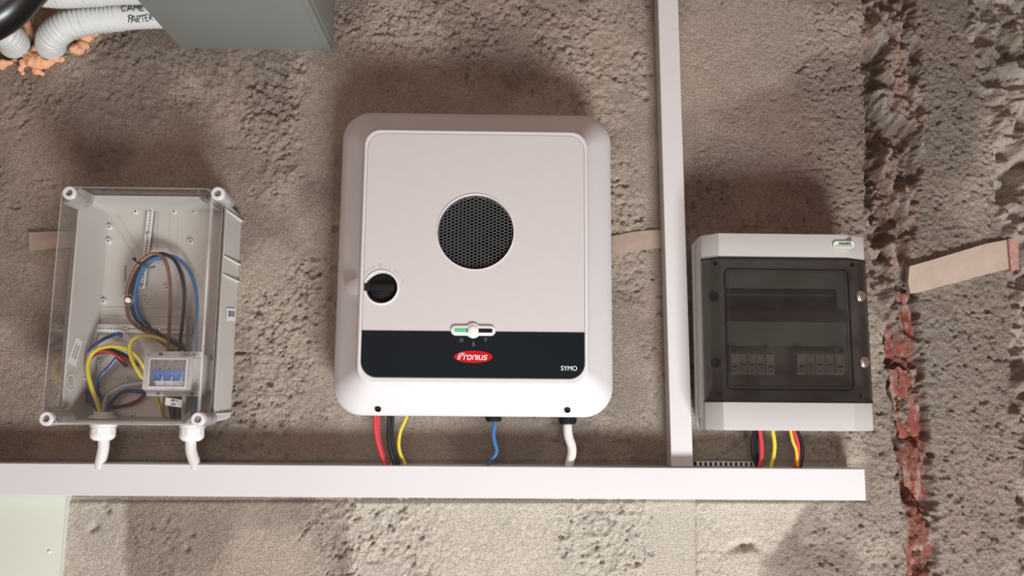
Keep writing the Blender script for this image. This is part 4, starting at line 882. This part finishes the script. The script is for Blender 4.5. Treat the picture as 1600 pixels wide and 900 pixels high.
foam([(55, 95, .012, .017, 1.2, 1), (47, 88, .012, .014, 1, 1), (66, 99, .010, .012, 1.2, .9), (38, 99, .010, .010, .9, 1), (33, 107, .008, .007, .8, 1), (35, 114, .006, .0045, .8, 1), (58, 111, .009, .009, 1.2, .8), (66, 115, .007, .007, 1, .8), (60, 80, .005, .014, 1, 1), (78, 97, .009, .008, 1.6, .8), (90, 93, .008, .007, 1.6, .6), (98, 91, .006, .005, 1.2, .8)], 'orange foam blob bulging below the two corrugated pipes')
foam([(120, 76, .016, .014, 1.05, 1), (128, 70, .013, .012, 1.1, .8), (113, 82, .006, .006, 1.5, .6), (103, 88, .004, .004, 1.6, .5), (134, 58, .012, .014, 1.3, .7), (146, 52, .010, .011, 1.3, .6), (122, 58, .010, .014, 1, .8)], 'orange foam blob under right-hand bend of the lettered pipe')
foam([(3, 99, .010, .010, 1.4, .8), (12, 98, .008, .008, 1.6, .6), (-10, 97, .01, .012, 1.4, .9), (22, 94, .004, .006, 1.4, .6), (3, 106, .006, .005, 1.2, .7)], 'orange foam smear at the very left edge')
foam([(38, 38, .02, .014, 1, .8), (44, 46, .01, .012, .7, 1.2)], 'orange foam tucked between black pipe and corrugated pipes')

# ------------------------------------------------------------------ lower left panel box
pz = P(50, 776, .02).z; px_ = (P(101, 780, .022).x+P(94, 897, .022).x)/2
lp = thing('white_cabinet', 'pale white flat cabinet partly seen in lower left corner', 'cabinet', (px_-.2, 0, pz-.4))
obj('cabinet_body', MB().box(px_-.42, px_-.002, -.017, .01, pz-.60, tz0-.003), M_lightpl, lp)
obj('front_panel', MB().box(px_-.42, px_, -.022, -.017, pz-.60, tz0-.002), mat('pale_green_white', (.55, .59, .51), .4, noise=.01), lp, bev=.001)
p_ = P(77.5, 862, .022); obj('panel_screw', MB().lathe((p_.x, -.022, p_.z), (0, -1, 0), [(0, .0032), (.0018, .0030), (.0026, .0016), (.0028, 0)], 16), M_white, lp)

# ------------------------------------------------------------------ tan strips stuck to the wall
M_strip = mat('tan_paper_strip', (.42, .34, .275), .75, noise=.2, nscale=25, bump=.2, bscale=90)
M_strip2 = mat('dirty_tan_strip', (.33, .25, .20), .8, noise=.3, nscale=30, bump=.4, bscale=90)
def strip(pts, d, label, m_=None):
    v_ = [P(*q_, d) for q_ in pts]; mb = MB().loft([[Vector((p_.x, .004, p_.z)) for p_ in v_], [Vector((p_.x+random.uniform(-.0006, .0006), -d, p_.z)) for p_ in v_]])
    return tag(obj('tan_strip', mb, m_ or M_strip, smooth=False), label, 'strip')
s3 = strip([(1421, 416), (1450, 408), (1490, 396), (1540, 381), (1576, 374), (1581, 419), (1545, 428), (1500, 440), (1440, 456), (1422, 458), (1419, 440)], .010, 'long tan strip slanting across the wall right of the chase')
v_ = [P(*q_, .017) for q_ in ((1576, 373), (1591, 371), (1592, 421), (1580, 423))]
obj('red_end', MB().loft([[Vector((p_.x, .006, p_.z)) for p_ in v_], v_]), mat('pinkish_red_end', (.40, .22, .18), .7, noise=.45, nscale=120), s3, label='pinkish red striped end')
strip([(956, 369), (985, 363), (1010, 360), (1034, 359), (1034, 388), (1010, 389), (985, 393), (956, 398)], .006, 'tan strip between inverter and vertical trunking', M_strip2)
strip([(44, 363), (70, 362), (110, 361), (120, 361), (120, 386), (88, 388), (60, 390), (45, 391)], .006, 'tan strip left of and behind the clear-lid box', M_strip2)
print('verts wall', len(co))
